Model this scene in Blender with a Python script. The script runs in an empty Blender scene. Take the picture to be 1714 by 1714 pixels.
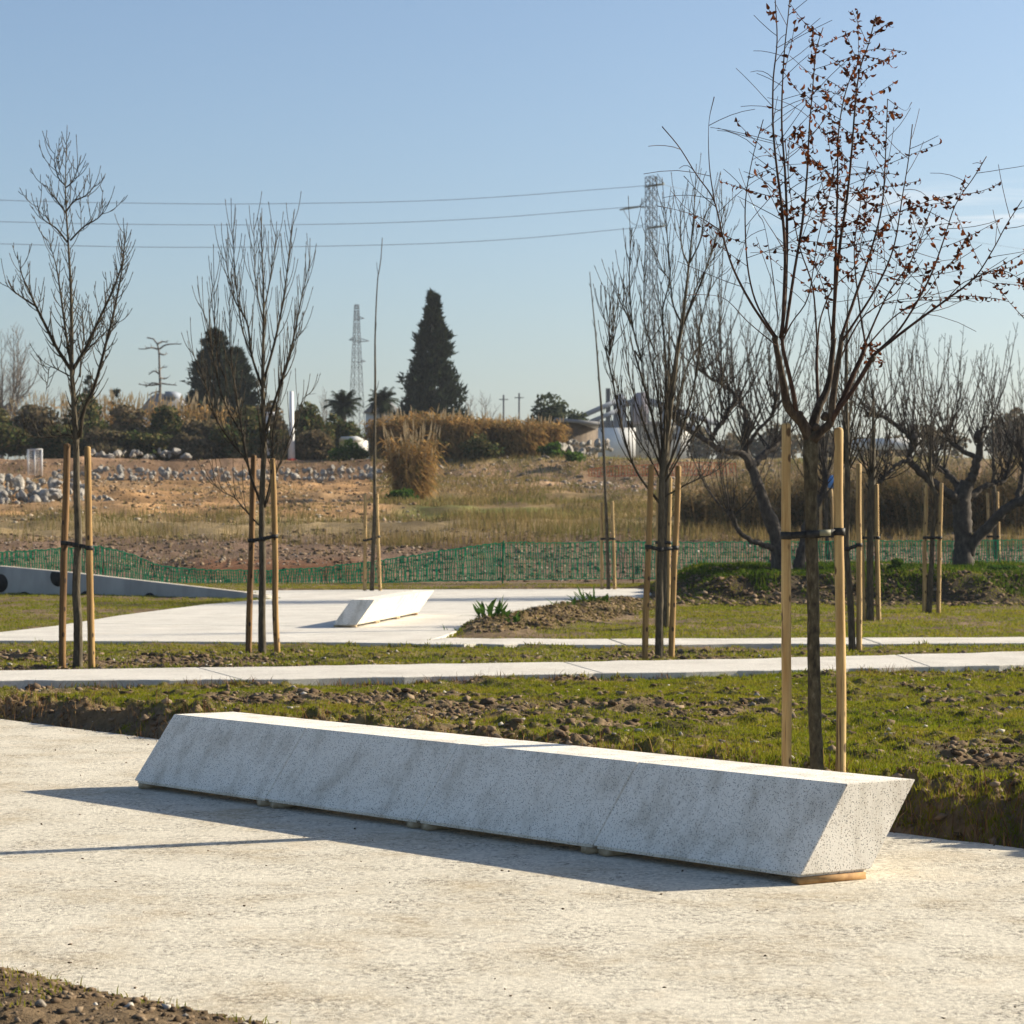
import bpy, bmesh, math, random
import numpy as np
from mathutils import Vector, Matrix

R = math.radians
scene = bpy.context.scene
col = scene.collection

# ------------------------------------------------------------------ camera, sky, sun, exposure
F, CX, HY, EYE = 3800.0, 857.0, 870.0, 1.6      # focal length in photo pixels, principal column, horizon row, eye height
cam_d = bpy.data.cameras.new('camera')
cam = bpy.data.objects.new('camera', cam_d)
col.objects.link(cam)
cam.location = (0, 0, EYE)
cam.rotation_euler = (R(90), 0, 0)
cam_d.sensor_width = 36
cam_d.lens = 36 * F / 1714
cam_d.shift_y = (HY - 857) / 1714
cam_d.clip_start = 0.1
cam_d.clip_end = 8000
cam_d.dof.use_dof = True
cam_d.dof.focus_distance = 11.8
cam_d.dof.aperture_fstop = 8
scene.camera = cam

SUN_EL, SUN_AZ = 25.0, 71.5                      # degrees; azimuth clockwise from +Y (towards +X)
world = bpy.data.worlds.new('World')
scene.world = world
world.use_nodes = True
wn, wl = world.node_tree.nodes, world.node_tree.links
wn.clear()
w_out = wn.new('ShaderNodeOutputWorld')
w_bg = wn.new('ShaderNodeBackground')
w_sky = wn.new('ShaderNodeTexSky')
w_sky.sky_type = 'NISHITA'
w_sky.sun_disc = False
w_sky.sun_elevation = R(SUN_EL)
w_sky.sun_rotation = R(SUN_AZ)
w_sky.altitude = 0
w_sky.air_density = 1.0
w_sky.dust_density = 1.7
w_sky.ozone_density = 3.2
# thin wisps of high cloud low in the sky to the right
w_tc = wn.new('ShaderNodeTexCoord')
w_map = wn.new('ShaderNodeMapping')
w_map.inputs['Scale'].default_value = (3.0, 3.0, 60)
w_noise = wn.new('ShaderNodeTexNoise')
w_noise.inputs['Scale'].default_value = 2.0
w_noise.inputs['Detail'].default_value = 6
w_noise.inputs['Distortion'].default_value = 0.4
w_ramp = wn.new('ShaderNodeValToRGB')
w_ramp.color_ramp.elements[0].position = 0.46
w_ramp.color_ramp.elements[0].color = (0, 0, 0, 1)
w_ramp.color_ramp.elements[1].position = 0.66
w_ramp.color_ramp.elements[1].color = (0.6, 0.6, 0.6, 1)
w_sep = wn.new('ShaderNodeSeparateXYZ')
def w_range(src, a0, a1):
    n = wn.new('ShaderNodeMapRange'); n.interpolation_type = 'SMOOTHSTEP'
    n.inputs['From Min'].default_value = a0; n.inputs['From Max'].default_value = a1
    wl.new(src, n.inputs['Value']); return n.outputs[0]
def w_mul(a_, b_):
    n = wn.new('ShaderNodeMath'); n.operation = 'MULTIPLY'
    wl.new(a_, n.inputs[0]); wl.new(b_, n.inputs[1]); return n.outputs[0]
wl.new(w_tc.outputs['Generated'], w_sep.inputs[0])
w_mask = w_mul(w_range(w_sep.outputs['X'], 0.07, 0.20), w_mul(w_range(w_sep.outputs['Z'], 0.118, 0.132), w_range(w_sep.outputs['Z'], 0.150, 0.134)))
w_mix = wn.new('ShaderNodeMixRGB')
w_mix.inputs['Color2'].default_value = (7.5, 7.2, 6.9, 1)
wl.new(w_tc.outputs['Generated'], w_map.inputs['Vector'])
wl.new(w_map.outputs[0], w_noise.inputs['Vector'])
wl.new(w_noise.outputs['Fac'], w_ramp.inputs['Fac'])
wl.new(w_mul(w_ramp.outputs['Color'], w_mask), w_mix.inputs['Fac'])
wl.new(w_sky.outputs[0], w_mix.inputs['Color1'])
wl.new(w_mix.outputs[0], w_bg.inputs['Color'])
w_bg.inputs['Strength'].default_value = 0.073
wl.new(w_bg.outputs[0], w_out.inputs['Surface'])

sun_d = bpy.data.lights.new('sun', 'SUN')
sun_d.energy = 5.0
sun_d.angle = R(0.53)
sun_d.color = (1.0, 0.89, 0.70)
sun = bpy.data.objects.new('sun', sun_d)
col.objects.link(sun)
sdir = Vector((math.sin(R(SUN_AZ)) * math.cos(R(SUN_EL)), math.cos(R(SUN_AZ)) * math.cos(R(SUN_EL)), math.sin(R(SUN_EL))))
sun.rotation_euler = sdir.to_track_quat('Z', 'Y').to_euler()
sun.location = (20, 10, 20)

vs = scene.view_settings
vs.view_transform = 'Standard'
vs.look = 'None'
vs.gamma = 1
vs.use_curve_mapping = False
vs.exposure = 1.08
scene.cycles.use_denoising = True
scene.cycles.denoising_input_passes = 'RGB_ALBEDO_NORMAL'
scene.cycles.denoising_prefilter = 'ACCURATE'

# ------------------------------------------------------------------ helpers
rng = np.random.default_rng(7)
random.seed(7)

def P(px, py, d):
    """The point that stands d metres away and shows at photo pixel (px, py)."""
    return np.array(((px - CX) * d / F, d, EYE - (py - HY) * d / F))

def G(px, py, z=0.0):
    """The point of the level z that shows at photo pixel (px, py)."""
    return P(px, py, (EYE - z) * F / (py - HY))

def _hash(ix, iy, seed):
    n = (ix.astype(np.int64) * 374761393 + iy.astype(np.int64) * 668265263 + seed * 1442695041) & 0x7fffffff
    n = ((n ^ (n >> 13)) * 1274126177) & 0x7fffffff
    n = n ^ (n >> 16)
    return (n & 0xffff) / 65535.0

def vnoise(x, y, scale, seed=0):
    x = np.asarray(x, float) / scale; y = np.asarray(y, float) / scale
    ix = np.floor(x); iy = np.floor(y)
    fx = x - ix; fy = y - iy
    fx = fx * fx * (3 - 2 * fx); fy = fy * fy * (3 - 2 * fy)
    a = _hash(ix, iy, seed); b = _hash(ix + 1, iy, seed); c = _hash(ix, iy + 1, seed); d = _hash(ix + 1, iy + 1, seed)
    return (a * (1 - fx) + b * fx) * (1 - fy) + (c * (1 - fx) + d * fx) * fy

def fbm(x, y, scale, seed=0, oct=4):
    t = 0; a = 0.5; s = 0
    for i in range(oct):
        t = t + a * vnoise(x, y, scale / 2 ** i, seed + i * 17); s += a; a *= 0.5
    return t / s

def sstep(a, b, x):
    t = np.clip((np.asarray(x, float) - a) / (b - a), 0, 1)
    return t * t * (3 - 2 * t)

def mesh_data(name, verts, quads=None, tris=None, smooth=False):
    me = bpy.data.meshes.new(name)
    verts = np.asarray(verts, np.float32).reshape(-1, 3)
    me.vertices.add(len(verts)); me.vertices.foreach_set('co', verts.ravel())
    q = np.zeros((0, 4), np.int32) if quads is None or len(quads) == 0 else np.asarray(quads, np.int32).reshape(-1, 4)
    t = np.zeros((0, 3), np.int32) if tris is None or len(tris) == 0 else np.asarray(tris, np.int32).reshape(-1, 3)
    nl = q.size + t.size
    me.loops.add(nl); me.loops.foreach_set('vertex_index', np.concatenate((q.ravel(), t.ravel())))
    me.polygons.add(len(q) + len(t))
    ls = np.concatenate((np.arange(len(q)) * 4, q.size + np.arange(len(t)) * 3)).astype(np.int32)
    me.polygons.foreach_set('loop_start', ls)
    me.polygons.foreach_set('loop_total', np.concatenate((np.full(len(q), 4), np.full(len(t), 3))).astype(np.int32))
    me.update(calc_edges=True)
    me.validate()
    if smooth:
        me.polygons.foreach_set('use_smooth', np.ones(len(q) + len(t), bool))
    return me

def origin_of(o):
    v = Vector((0, 0, 0))
    while o is not None:
        v += o.location; o = o.parent
    return v

def link(name, me, m, parent=None, loc=None):
    o = bpy.data.objects.new(name, me)
    col.objects.link(o)
    if m is not None and len(me.materials) == 0:
        me.materials.append(m)
    if parent is not None:
        o.parent = parent
    if loc is not None:
        o.location = loc
    return o

def obj(name, verts, quads=None, tris=None, m=None, parent=None, smooth=False):
    """A mesh object; verts are world coordinates."""
    v = np.asarray(verts, float).reshape(-1, 3)
    if parent is not None:
        v = v - np.array(origin_of(parent))
    return link(name, mesh_data(name, v, quads, tris, smooth), m, parent)

def tag(o, label=None, cat=None, group=None, kind=None):
    if label: o['label'] = label
    if cat: o['category'] = cat
    if group: o['group'] = group
    if kind: o['kind'] = kind
    return o

def thing(name, label, cat, loc, group=None):
    o = bpy.data.objects.new(name, None)
    col.objects.link(o)
    o.location = tuple(float(c) for c in loc); o.empty_display_size = 0.2
    return tag(o, label, cat, group)

class MB:
    """Collects vertices and faces of one mesh."""
    def __init__(s): s.v = []; s.q = []; s.t = []; s.n = 0
    def add(s, v, q=None, t=None):
        v = np.asarray(v, float).reshape(-1, 3)
        if q is not None and len(q): s.q.append(np.asarray(q, int).reshape(-1, 4) + s.n)
        if t is not None and len(t): s.t.append(np.asarray(t, int).reshape(-1, 3) + s.n)
        s.v.append(v); s.n += len(v)
    def box(s, c, half, ax=None):
        """Box at centre c; half extents along the three axes ax (rows)."""
        ax = np.eye(3) if ax is None else np.asarray(ax, float)
        c = np.asarray(c, float)
        sg = np.array([(-1,-1,-1),(1,-1,-1),(1,1,-1),(-1,1,-1),(-1,-1,1),(1,-1,1),(1,1,1),(-1,1,1)], float)
        s.add(c + (sg * np.asarray(half, float)) @ ax, [(0,3,2,1),(4,5,6,7),(0,1,5,4),(1,2,6,5),(2,3,7,6),(3,0,4,7)])
    def bar(s, a, b, w, h=None, up=(0,0,1)):
        a = np.asarray(a, float); b = np.asarray(b, float); h = w if h is None else h
        d = b - a; L = np.linalg.norm(d); d = d / L
        u = np.asarray(up, float)
        if abs(d @ u) > 0.95: u = np.array((1.0, 0, 0))
        x = np.cross(u, d); x /= np.linalg.norm(x); y = np.cross(d, x)
        s.box((a + b) / 2, (w / 2, h / 2, L / 2), np.array((x, y, d)))
    def tube(s, pts, rad, sides=5, cap=False, bump=0):
        pts = np.asarray(pts, float); n = len(pts)
        rad = np.broadcast_to(np.asarray(rad, float), (n,))
        tg = np.gradient(pts, axis=0)
        tg /= np.linalg.norm(tg, axis=1)[:, None] + 1e-9
        ref = np.array((0.31, 0.17, 0.93)) if abs(tg[0] @ np.array((0.31, 0.17, 0.93))) < 0.9 else np.array((0.9, 0.4, 0.1))
        x = np.cross(tg, ref); x /= np.linalg.norm(x, axis=1)[:, None] + 1e-9
        y = np.cross(tg, x)
        a = np.arange(sides) * 2 * np.pi / sides
        rr = rad[:, None] * np.ones(sides)
        if bump: rr = rr * (1 + bump * (rng.random((n, sides)) - .5))
        v = pts[:, None, :] + rr[..., None] * (np.cos(a)[None, :, None] * x[:, None, :] + np.sin(a)[None, :, None] * y[:, None, :])
        i = (np.arange(n - 1)[:, None] * sides + np.arange(sides)[None, :]).ravel()
        j = (np.arange(n - 1)[:, None] * sides + (np.arange(sides)[None, :] + 1) % sides).ravel()
        q = np.stack((i, j, j + sides, i + sides), 1)
        v = v.reshape(-1, 3)
        if cap:
            t = []
            v = np.vstack((v, pts[0], pts[-1])); c0, c1 = len(v) - 2, len(v) - 1
            for k in range(sides):
                t.append((c0, (k + 1) % sides, k)); b0 = (n - 1) * sides
                t.append((c1, b0 + k, b0 + (k + 1) % sides))
            s.add(v, q, t)
        else:
            s.add(v, q)
    def arrays(s):
        v = np.vstack(s.v) if s.v else np.zeros((0, 3))
        return v, (np.vstack(s.q) if s.q else None), (np.vstack(s.t) if s.t else None)
    def build(s, name, m, parent=None, smooth=False):
        v, q, t = s.arrays()
        return obj(name, v, q, t, m, parent, smooth)

# ------------------------------------------------------------------ materials
def new_mat(name):
    m = bpy.data.materials.new(name)
    m.use_nodes = True
    nt = m.node_tree
    b = nt.nodes.get('Principled BSDF')
    b.inputs['Roughness'].default_value = 0.85
    b.inputs['Specular IOR Level'].default_value = 0.25
    return m, nt, b

def nz(nt, vec, scale, detail=4, rough=0.55, kind='noise'):
    if kind == 'noise':
        n = nt.nodes.new('ShaderNodeTexNoise')
        n.inputs['Detail'].default_value = detail
        n.inputs['Roughness'].default_value = rough
    else:
        n = nt.nodes.new('ShaderNodeTexVoronoi')
    n.inputs['Scale'].default_value = scale
    if vec is not None: nt.links.new(vec, n.inputs['Vector'])
    return n

def ramp(nt, fac, stops):
    r = nt.nodes.new('ShaderNodeValToRGB')
    els = r.color_ramp.elements
    while len(els) < len(stops): els.new(0.5)
    for e, (p, c) in zip(els, stops):
        e.position = p
        e.color = tuple(c) + (1,) if len(c) == 3 else c
    nt.links.new(fac, r.inputs['Fac'])
    return r

def mixc(nt, fac, a, b, mode='MIX'):
    n = nt.nodes.new('ShaderNodeMixRGB')
    n.blend_type = mode
    for sock, v in (('Fac', fac), ('Color1', a), ('Color2', b)):
        if hasattr(v, 'is_linked') or hasattr(v, 'links'):
            nt.links.new(v, n.inputs[sock])
        elif isinstance(v, (int, float)):
            n.inputs[sock].default_value = v
        else:
            n.inputs[sock].default_value = tuple(v) + (1,) if len(v) == 3 else v
    return n.outputs[0]

def coords(nt, which='Object', scale=None, rot=None):
    tc = nt.nodes.new('ShaderNodeTexCoord')
    out = tc.outputs[which]
    if scale is not None or rot is not None:
        mp = nt.nodes.new('ShaderNodeMapping')
        if scale is not None: mp.inputs['Scale'].default_value = scale
        if rot is not None: mp.inputs['Rotation'].default_value = rot
        nt.links.new(out, mp.inputs['Vector'])
        out = mp.outputs[0]
    return out

def bump(nt, b, height, strength, dist):
    n = nt.nodes.new('ShaderNodeBump')
    n.inputs['Strength'].default_value = strength
    n.inputs['Distance'].default_value = dist
    nt.links.new(height, n.inputs['Height'])
    nt.links.new(n.outputs[0], b.inputs['Normal'])

def simple(name, c1, c2, scale=4, rough=0.85, bs=0.0, bd=0.01, bscale=None, stretch=None, spec=0.25):
    m, nt, b = new_mat(name)
    v = coords(nt, 'Object', stretch)
    n = nz(nt, v, scale, 5)
    r = ramp(nt, n.outputs['Fac'], [(0.35, c1), (0.68, c2)])
    nt.links.new(r.outputs[0], b.inputs['Base Color'])
    b.inputs['Roughness'].default_value = rough
    b.inputs['Specular IOR Level'].default_value = spec
    if bs:
        n2 = nz(nt, v, bscale or scale * 3, 4)
        bump(nt, b, n2.outputs['Fac'], bs, bd)
    return m

def leafy(name, stops, trans=0.35, wave=None):
    """Leaf or blade material: the colour varies from one leaf to the next."""
    m = bpy.data.materials.new(name); m.use_nodes = True
    nt = m.node_tree; nt.nodes.clear()
    out = nt.nodes.new('ShaderNodeOutputMaterial')
    g = nt.nodes.new('ShaderNodeNewGeometry')
    fac = g.outputs['Random Per Island']
    if wave:
        n = nz(nt, coords(nt, 'Object'), wave, 3)
        mx = nt.nodes.new('ShaderNodeMath'); mx.operation = 'MULTIPLY_ADD'
        mx.inputs[1].default_value = 0.55
        nt.links.new(g.outputs['Random Per Island'], mx.inputs[0])
        m2 = nt.nodes.new('ShaderNodeMath'); m2.operation = 'MULTIPLY_ADD'
        m2.inputs[1].default_value = 1.3; m2.inputs[2].default_value = -0.42
        nt.links.new(n.outputs['Fac'], m2.inputs[0])
        nt.links.new(m2.outputs[0], mx.inputs[2])
        fac = mx.outputs[0]
    r = ramp(nt, fac, stops)
    d = nt.nodes.new('ShaderNodeBsdfDiffuse'); t = nt.nodes.new('ShaderNodeBsdfTranslucent')
    mx = nt.nodes.new('ShaderNodeMixShader'); mx.inputs[0].default_value = trans
    nt.links.new(r.outputs[0], d.inputs[0]); nt.links.new(r.outputs[0], t.inputs[0])
    nt.links.new(d.outputs[0], mx.inputs[1]); nt.links.new(t.outputs[0], mx.inputs[2])
    nt.links.new(mx.outputs[0], out.inputs['Surface'])
    return m

def m_pavement(name, base, dirt, dark, speck=0.5):
    """Trowelled concrete with exposed fine grit, thin dirt films and swirls."""
    m, nt, b = new_mat(name)
    v = coords(nt, 'Object')
    vr = coords(nt, 'Object', (0.85, 0.9, 1), (0, 0, 0.3))
    big = nz(nt, vr, 1.7, 9, 0.72)
    r1 = ramp(nt, big.outputs['Fac'], [(0.34, dirt), (0.52, base), (0.70, [min(1, c * 1.14) for c in base])])
    sw = nz(nt, vr, 3.6, 9, 0.74)
    swm = ramp(nt, sw.outputs['Fac'], [(0.44, (0, 0, 0)), (0.62, (1, 1, 1))])
    grit = nz(nt, coords(nt, 'Object', (.8, 1, 1)), 84, 5, 0.85)
    coarse = nz(nt, coords(nt, 'Object', (1, .8, 1)), 30, 6, 0.8)
    mixg = nt.nodes.new('ShaderNodeMath'); mixg.operation = 'MULTIPLY_ADD'; mixg.inputs[1].default_value = 0.55
    nt.links.new(coarse.outputs['Fac'], mixg.inputs[0])
    hg = nt.nodes.new('ShaderNodeMath'); hg.operation = 'MULTIPLY'; hg.inputs[1].default_value = 0.45
    nt.links.new(grit.outputs['Fac'], hg.inputs[0]); nt.links.new(hg.outputs[0], mixg.inputs[2])
    grit = mixg
    gm = ramp(nt, grit.outputs[0], [(0.44, (1, 1, 1)), (0.52, (0, 0, 0))])
    gl = ramp(nt, grit.outputs[0], [(0.53, (0, 0, 0)), (0.60, (1, 1, 1))])
    add = nt.nodes.new('ShaderNodeMath'); add.operation = 'MULTIPLY_ADD'
    add.inputs[1].default_value = speck * 0.62; add.inputs[2].default_value = speck * 0.26
    nt.links.new(swm.outputs[0], add.inputs[0])
    fac = nt.nodes.new('ShaderNodeMath'); fac.operation = 'MULTIPLY'
    nt.links.new(gm.outputs[0], fac.inputs[0]); nt.links.new(add.outputs[0], fac.inputs[1])
    c = mixc(nt, gl.outputs[0], r1.outputs[0], [min(1, q * 1.22) for q in base])
    c = mixc(nt, fac.outputs[0], c, dark)
    vo = nz(nt, v, 34, kind='vor')
    pit = ramp(nt, vo.outputs['Distance'], [(0.07, (1, 1, 1)), (0.12, (0, 0, 0))])
    sel = ramp(nt, vo.outputs['Color'], [(0.62, (0, 0, 0)), (0.66, (1, 1, 1))])
    c = mixc(nt, mixc(nt, 1.0, pit.outputs[0], sel.outputs[0], 'MULTIPLY'), c, [q * .6 for q in dark])
    st = nz(nt, v, 1.1, 9, 0.72)
    stm = ramp(nt, st.outputs['Fac'], [(0.56, (0, 0, 0)), (0.74, (0.5, 0.5, 0.5))])
    c = mixc(nt, stm.outputs[0], c, [dirt[0] * 1.05, dirt[1] * .93, dirt[2] * .8])
    nt.links.new(c, b.inputs['Base Color'])
    b.inputs['Roughness'].default_value = 0.9
    mg = nt.nodes.new('ShaderNodeMath'); mg.operation = 'MULTIPLY_ADD'; mg.inputs[1].default_value = 0.8
    nt.links.new(sw.outputs['Fac'], mg.inputs[0]); nt.links.new(grit.outputs[0], mg.inputs[2])
    bump(nt, b, mg.outputs[0], 0.9, 0.012)
    return m

def m_bench():
    m, nt, b = new_mat('bench_concrete')
    v = coords(nt, 'Object')
    def grains(scale, lo, hi, cut):
        vo = nz(nt, v, scale, kind='vor')
        pits = ramp(nt, vo.outputs['Distance'], [(lo, (1, 1, 1)), (hi, (0, 0, 0))])
        sel = ramp(nt, vo.outputs['Color'], [(cut, (0, 0, 0)), (cut + .04, (1, 1, 1))])
        pf = nt.nodes.new('ShaderNodeMath'); pf.operation = 'MULTIPLY'
        nt.links.new(pits.outputs[0], pf.inputs[0]); nt.links.new(sel.outputs[0], pf.inputs[1])
        return pf.outputs[0]
    pc = ramp(nt, nz(nt, v, 40, 1).outputs['Fac'], [(0.42, (0.05, 0.05, 0.05)), (0.62, (0.22, 0.14, 0.08))])
    # grey-brown runs of dirt that follow the lean of the face
    run = nz(nt, coords(nt, 'Object', (3.6, 3.6, 0.8), (0, R(30), 0)), 1.9, 7, 0.66)
    rm = ramp(nt, run.outputs['Fac'], [(0.47, (0, 0, 0)), (0.70, (0.6, 0.6, 0.6))])
    cl = nz(nt, v, 3.5, 8, 0.7)
    base = ramp(nt, cl.outputs['Fac'], [(0.3, (0.76, 0.71, 0.62)), (0.7, (0.86, 0.81, 0.72))])
    c = mixc(nt, rm.outputs[0], base.outputs[0], (0.40, 0.345, 0.26))
    fine = nz(nt, v, 260, 2, .7)
    c = mixc(nt, ramp(nt, fine.outputs['Fac'], [(.36, (.35, .35, .35)), (.46, (0, 0, 0))]).outputs[0], c, (.42, .40, .36))
    c = mixc(nt, grains(135, .26, .36, .42), c, pc.outputs[0])
    c = mixc(nt, grains(66, .13, .19, .66), c, (.05, .05, .048))
    nt.links.new(c, b.inputs['Base Color'])
    b.inputs['Roughness'].default_value = 0.8
    bump(nt, b, nz(nt, v, 160, 3).outputs['Fac'], 0.35, 0.003)
    return m

def m_ground():
    m, nt, b = new_mat('soil')
    at = nt.nodes.new('ShaderNodeAttribute'); at.attribute_name = 'soil'
    v = coords(nt, 'Object')
    n1 = nz(nt, v, 9, 8, 0.7)
    n2 = nz(nt, v, 0.6, 4, 0.6)
    r1 = ramp(nt, n1.outputs['Fac'], [(0.3, (0.55, 0.53, 0.5)), (0.7, (1.4, 1.4, 1.4))])
    r2 = ramp(nt, n2.outputs['Fac'], [(0.3, (0.78, 0.76, 0.72)), (0.7, (1.22, 1.22, 1.22))])
    c = mixc(nt, 1.0, at.outputs['Color'], r1.outputs[0], 'MULTIPLY')
    c = mixc(nt, 1.0, c, r2.outputs[0], 'MULTIPLY')
    nt.links.new(c, b.inputs['Base Color'])
    b.inputs['Roughness'].default_value = 0.95
    b.inputs['Specular IOR Level'].default_value = 0.1
    bump(nt, b, nz(nt, v, 22, 6, 0.7).outputs['Fac'], 0.9, 0.03)
    return m

def m_bark(name, c1, c2, c3, stretch=(1, 1, .3), scale=30):
    m, nt, b = new_mat(name)
    v = coords(nt, 'Object', stretch)
    n = nz(nt, v, scale, 6, 0.65)
    r = ramp(nt, n.outputs['Fac'], [(0.33, c1), (0.55, c2), (0.75, c3)])
    nt.links.new(r.outputs[0], b.inputs['Base Color'])
    b.inputs['Roughness'].default_value = 0.9
    bump(nt, b, n.outputs['Fac'], 0.7, 0.012)
    return m

def m_wood(name, c1, c2, dark):
    m, nt, b = new_mat(name)
    v = coords(nt, 'Object', (1, 1, .06))
    n = nz(nt, v, 26, 5, 0.6)
    r = ramp(nt, n.outputs['Fac'], [(0.34, c1), (0.66, c2)])
    k = nz(nt, coords(nt, 'Object', (1, 1, .5)), 13, kind='vor')
    km = ramp(nt, k.outputs['Distance'], [(0.15, (1, 1, 1)), (0.21, (0, 0, 0))])
    cr = nz(nt, coords(nt, 'Object', (1, 1, .02)), 60, 2)
    cm = ramp(nt, cr.outputs['Fac'], [(0.37, (0.85, 0.85, 0.85)), (0.42, (0, 0, 0))])
    gr = nz(nt, coords(nt, 'Object', (1, 1, .25)), 9, 6, .7)
    r = ramp(nt, n.outputs['Fac'], [(0.34, c1), (0.66, c2)])
    c = mixc(nt, km.outputs[0], r.outputs[0], dark)
    c = mixc(nt, cm.outputs[0], c, dark)
    c = mixc(nt, ramp(nt, gr.outputs['Fac'], [(.5, (0, 0, 0)), (.72, (.55, .55, .55))]).outputs[0], c, [(p + q) / 2 for p, q in zip(c1, dark)])
    nt.links.new(c, b.inputs['Base Color'])
    b.inputs['Roughness'].default_value = 0.75
    bump(nt, b, n.outputs['Fac'], 0.25, 0.004)
    return m

M = {}
M['pave'] = m_pavement('plaza_concrete', (0.595, 0.545, 0.445), (0.47, 0.395, 0.28), (0.13, 0.118, 0.10), 1.2)
M['path'] = m_pavement('path_concrete', (0.56, 0.53, 0.475), (0.46, 0.43, 0.38), (0.24, 0.22, 0.2), 0.35)
M['bench'] = m_bench()
M['batten'] = simple('batten_wood', (0.30, 0.22, 0.13), (0.50, 0.40, 0.27), 20, 0.8)
M['oldwood'] = simple('stained_wood', (0.24, 0.13, 0.05), (0.40, 0.24, 0.10), 20, 0.8)
M['soil'] = m_ground()
M['clod'] = leafy('clod_soil', [(0.0, (0.07, 0.05, 0.033)), (0.6, (0.14, 0.10, 0.066)), (1.0, (0.23, 0.175, 0.12))], 0.0)
M['stone'] = leafy('field_stone', [(0.0, (0.20, 0.175, 0.145)), (0.6, (0.32, 0.29, 0.25)), (1.0, (0.50, 0.46, 0.40))], 0.0)
M['fieldstone2'] = leafy('bank_rubble', [(0.0, (0.14, 0.09, 0.05)), (0.7, (0.26, 0.18, 0.11)), (1.0, (0.42, 0.37, 0.30))], 0.0)
M['fieldstone'] = simple('brown_field_stone', (0.15, 0.12, 0.095), (0.34, 0.29, 0.24), 2, 0.9)
M['rock'] = simple('quarry_rock', (0.17, 0.155, 0.135), (0.42, 0.39, 0.345), 1.6, 0.95, .8, .06, 5)
M['grass'] = leafy('lawn_grass', [(0.0, (0.27, 0.19, 0.05)), (0.25, (0.225, 0.195, 0.024)), (0.6, (0.165, 0.185, 0.014)), (1.0, (0.085, 0.13, 0.010))], 0.5, 0.9)
M['lush'] = leafy('lush_grass', [(0.0, (0.15, 0.16, 0.02)), (0.4, (0.06, 0.10, 0.012)), (1.0, (0.02, 0.045, 0.007))], 0.4, .7)
M['weed'] = leafy('dry_weed', [(0.0, (0.30, 0.20, 0.09)), (0.5, (0.19, 0.10, 0.045)), (1.0, (0.10, 0.05, 0.025))], 0.2)
M['litter'] = leafy('leaf_litter', [(0.0, (0.42, 0.33, 0.22)), (0.45, (0.22, 0.13, 0.065)), (1.0, (0.09, 0.055, 0.03))], 0.15)
M['straw'] = leafy('straw_grass', [(0.0, (0.30, 0.215, 0.10)), (0.4, (0.20, 0.145, 0.06)), (0.7, (0.14, 0.13, 0.04)), (1.0, (0.08, 0.10, 0.025))], 0.35, .25)
M['reedstem'] = leafy('reed_stem', [(0.0, (0.42, 0.29, 0.14)), (0.6, (0.30, 0.19, 0.08)), (1.0, (0.20, 0.16, 0.07))], 0.3)
M['reedleaf'] = leafy('reed_leaf', [(0.0, (0.50, 0.31, 0.12)), (0.5, (0.38, 0.22, 0.075)), (0.8, (0.25, 0.17, 0.06)), (1.0, (0.12, 0.12, 0.04))], 0.4)
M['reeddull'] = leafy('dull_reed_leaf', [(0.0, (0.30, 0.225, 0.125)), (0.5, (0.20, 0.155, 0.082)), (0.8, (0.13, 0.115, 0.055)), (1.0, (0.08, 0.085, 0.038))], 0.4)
M['reedplume'] = leafy('reed_plume', [(0.0, (0.50, 0.39, 0.24)), (1.0, (0.36, 0.27, 0.15))], 0.35)
M['scrub'] = leafy('scrub_leaf', [(0.0, (0.16, 0.125, 0.055)), (0.45, (0.085, 0.085, 0.032)), (0.8, (0.045, 0.065, 0.022)), (1.0, (0.03, 0.05, 0.018))], 0.2)
M['scrubbrown'] = leafy('brown_scrub_leaf', [(0.0, (0.20, 0.145, 0.085)), (0.5, (0.125, 0.10, 0.058)), (1.0, (0.06, 0.06, 0.032))], 0.25)
M['greenleaf'] = leafy('green_leaf', [(0.0, (0.11, 0.16, 0.03)), (0.5, (0.06, 0.12, 0.02)), (1.0, (0.025, 0.06, 0.012))], 0.3)
M['cypress'] = leafy('cypress_leaf', [(0.0, (0.045, 0.055, 0.03)), (0.6, (0.024, 0.034, 0.02)), (1.0, (0.015, 0.022, 0.015))], 0.12)
M['olive'] = leafy('olive_leaf', [(0.0, (0.12, 0.13, 0.075)), (0.5, (0.06, 0.075, 0.04)), (1.0, (0.03, 0.042, 0.024))], 0.2)
M['deadleaf'] = leafy('withered_leaf', [(0.0, (0.24, 0.075, 0.025)), (0.35, (0.11, 0.034, 0.013)), (1.0, (0.035, 0.015, 0.009))], 0.3)
M['bark_main'] = m_bark('trunk_bark', (0.024, 0.020, 0.013), (0.08, 0.066, 0.04), (0.17, 0.15, 0.10), (1, 1, .45), 34)
M['bark_limb'] = m_bark('limb_bark', (0.022, 0.016, 0.011), (0.06, 0.043, 0.029), (0.12, 0.09, 0.06), (1, 1, .4), 36)
M['twig_main'] = m_bark('red_brown_bark', (0.026, 0.015, 0.011), (0.055, 0.03, 0.02), (0.10, 0.06, 0.04))
M['bark_young'] = m_bark('young_bark', (0.04, 0.032, 0.022), (0.088, 0.072, 0.047), (0.16, 0.135, 0.09))
M['twig_young'] = m_bark('young_twig', (0.022, 0.017, 0.011), (0.045, 0.035, 0.022), (0.085, 0.067, 0.04))
M['bark_old'] = m_bark('old_bark', (0.032, 0.026, 0.021), (0.07, 0.058, 0.047), (0.135, 0.115, 0.095), (1, 1, .5), 14)
M['twig_old'] = m_bark('old_twig', (0.025, 0.02, 0.017), (0.05, 0.04, 0.033), (0.085, 0.07, 0.055))
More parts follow.
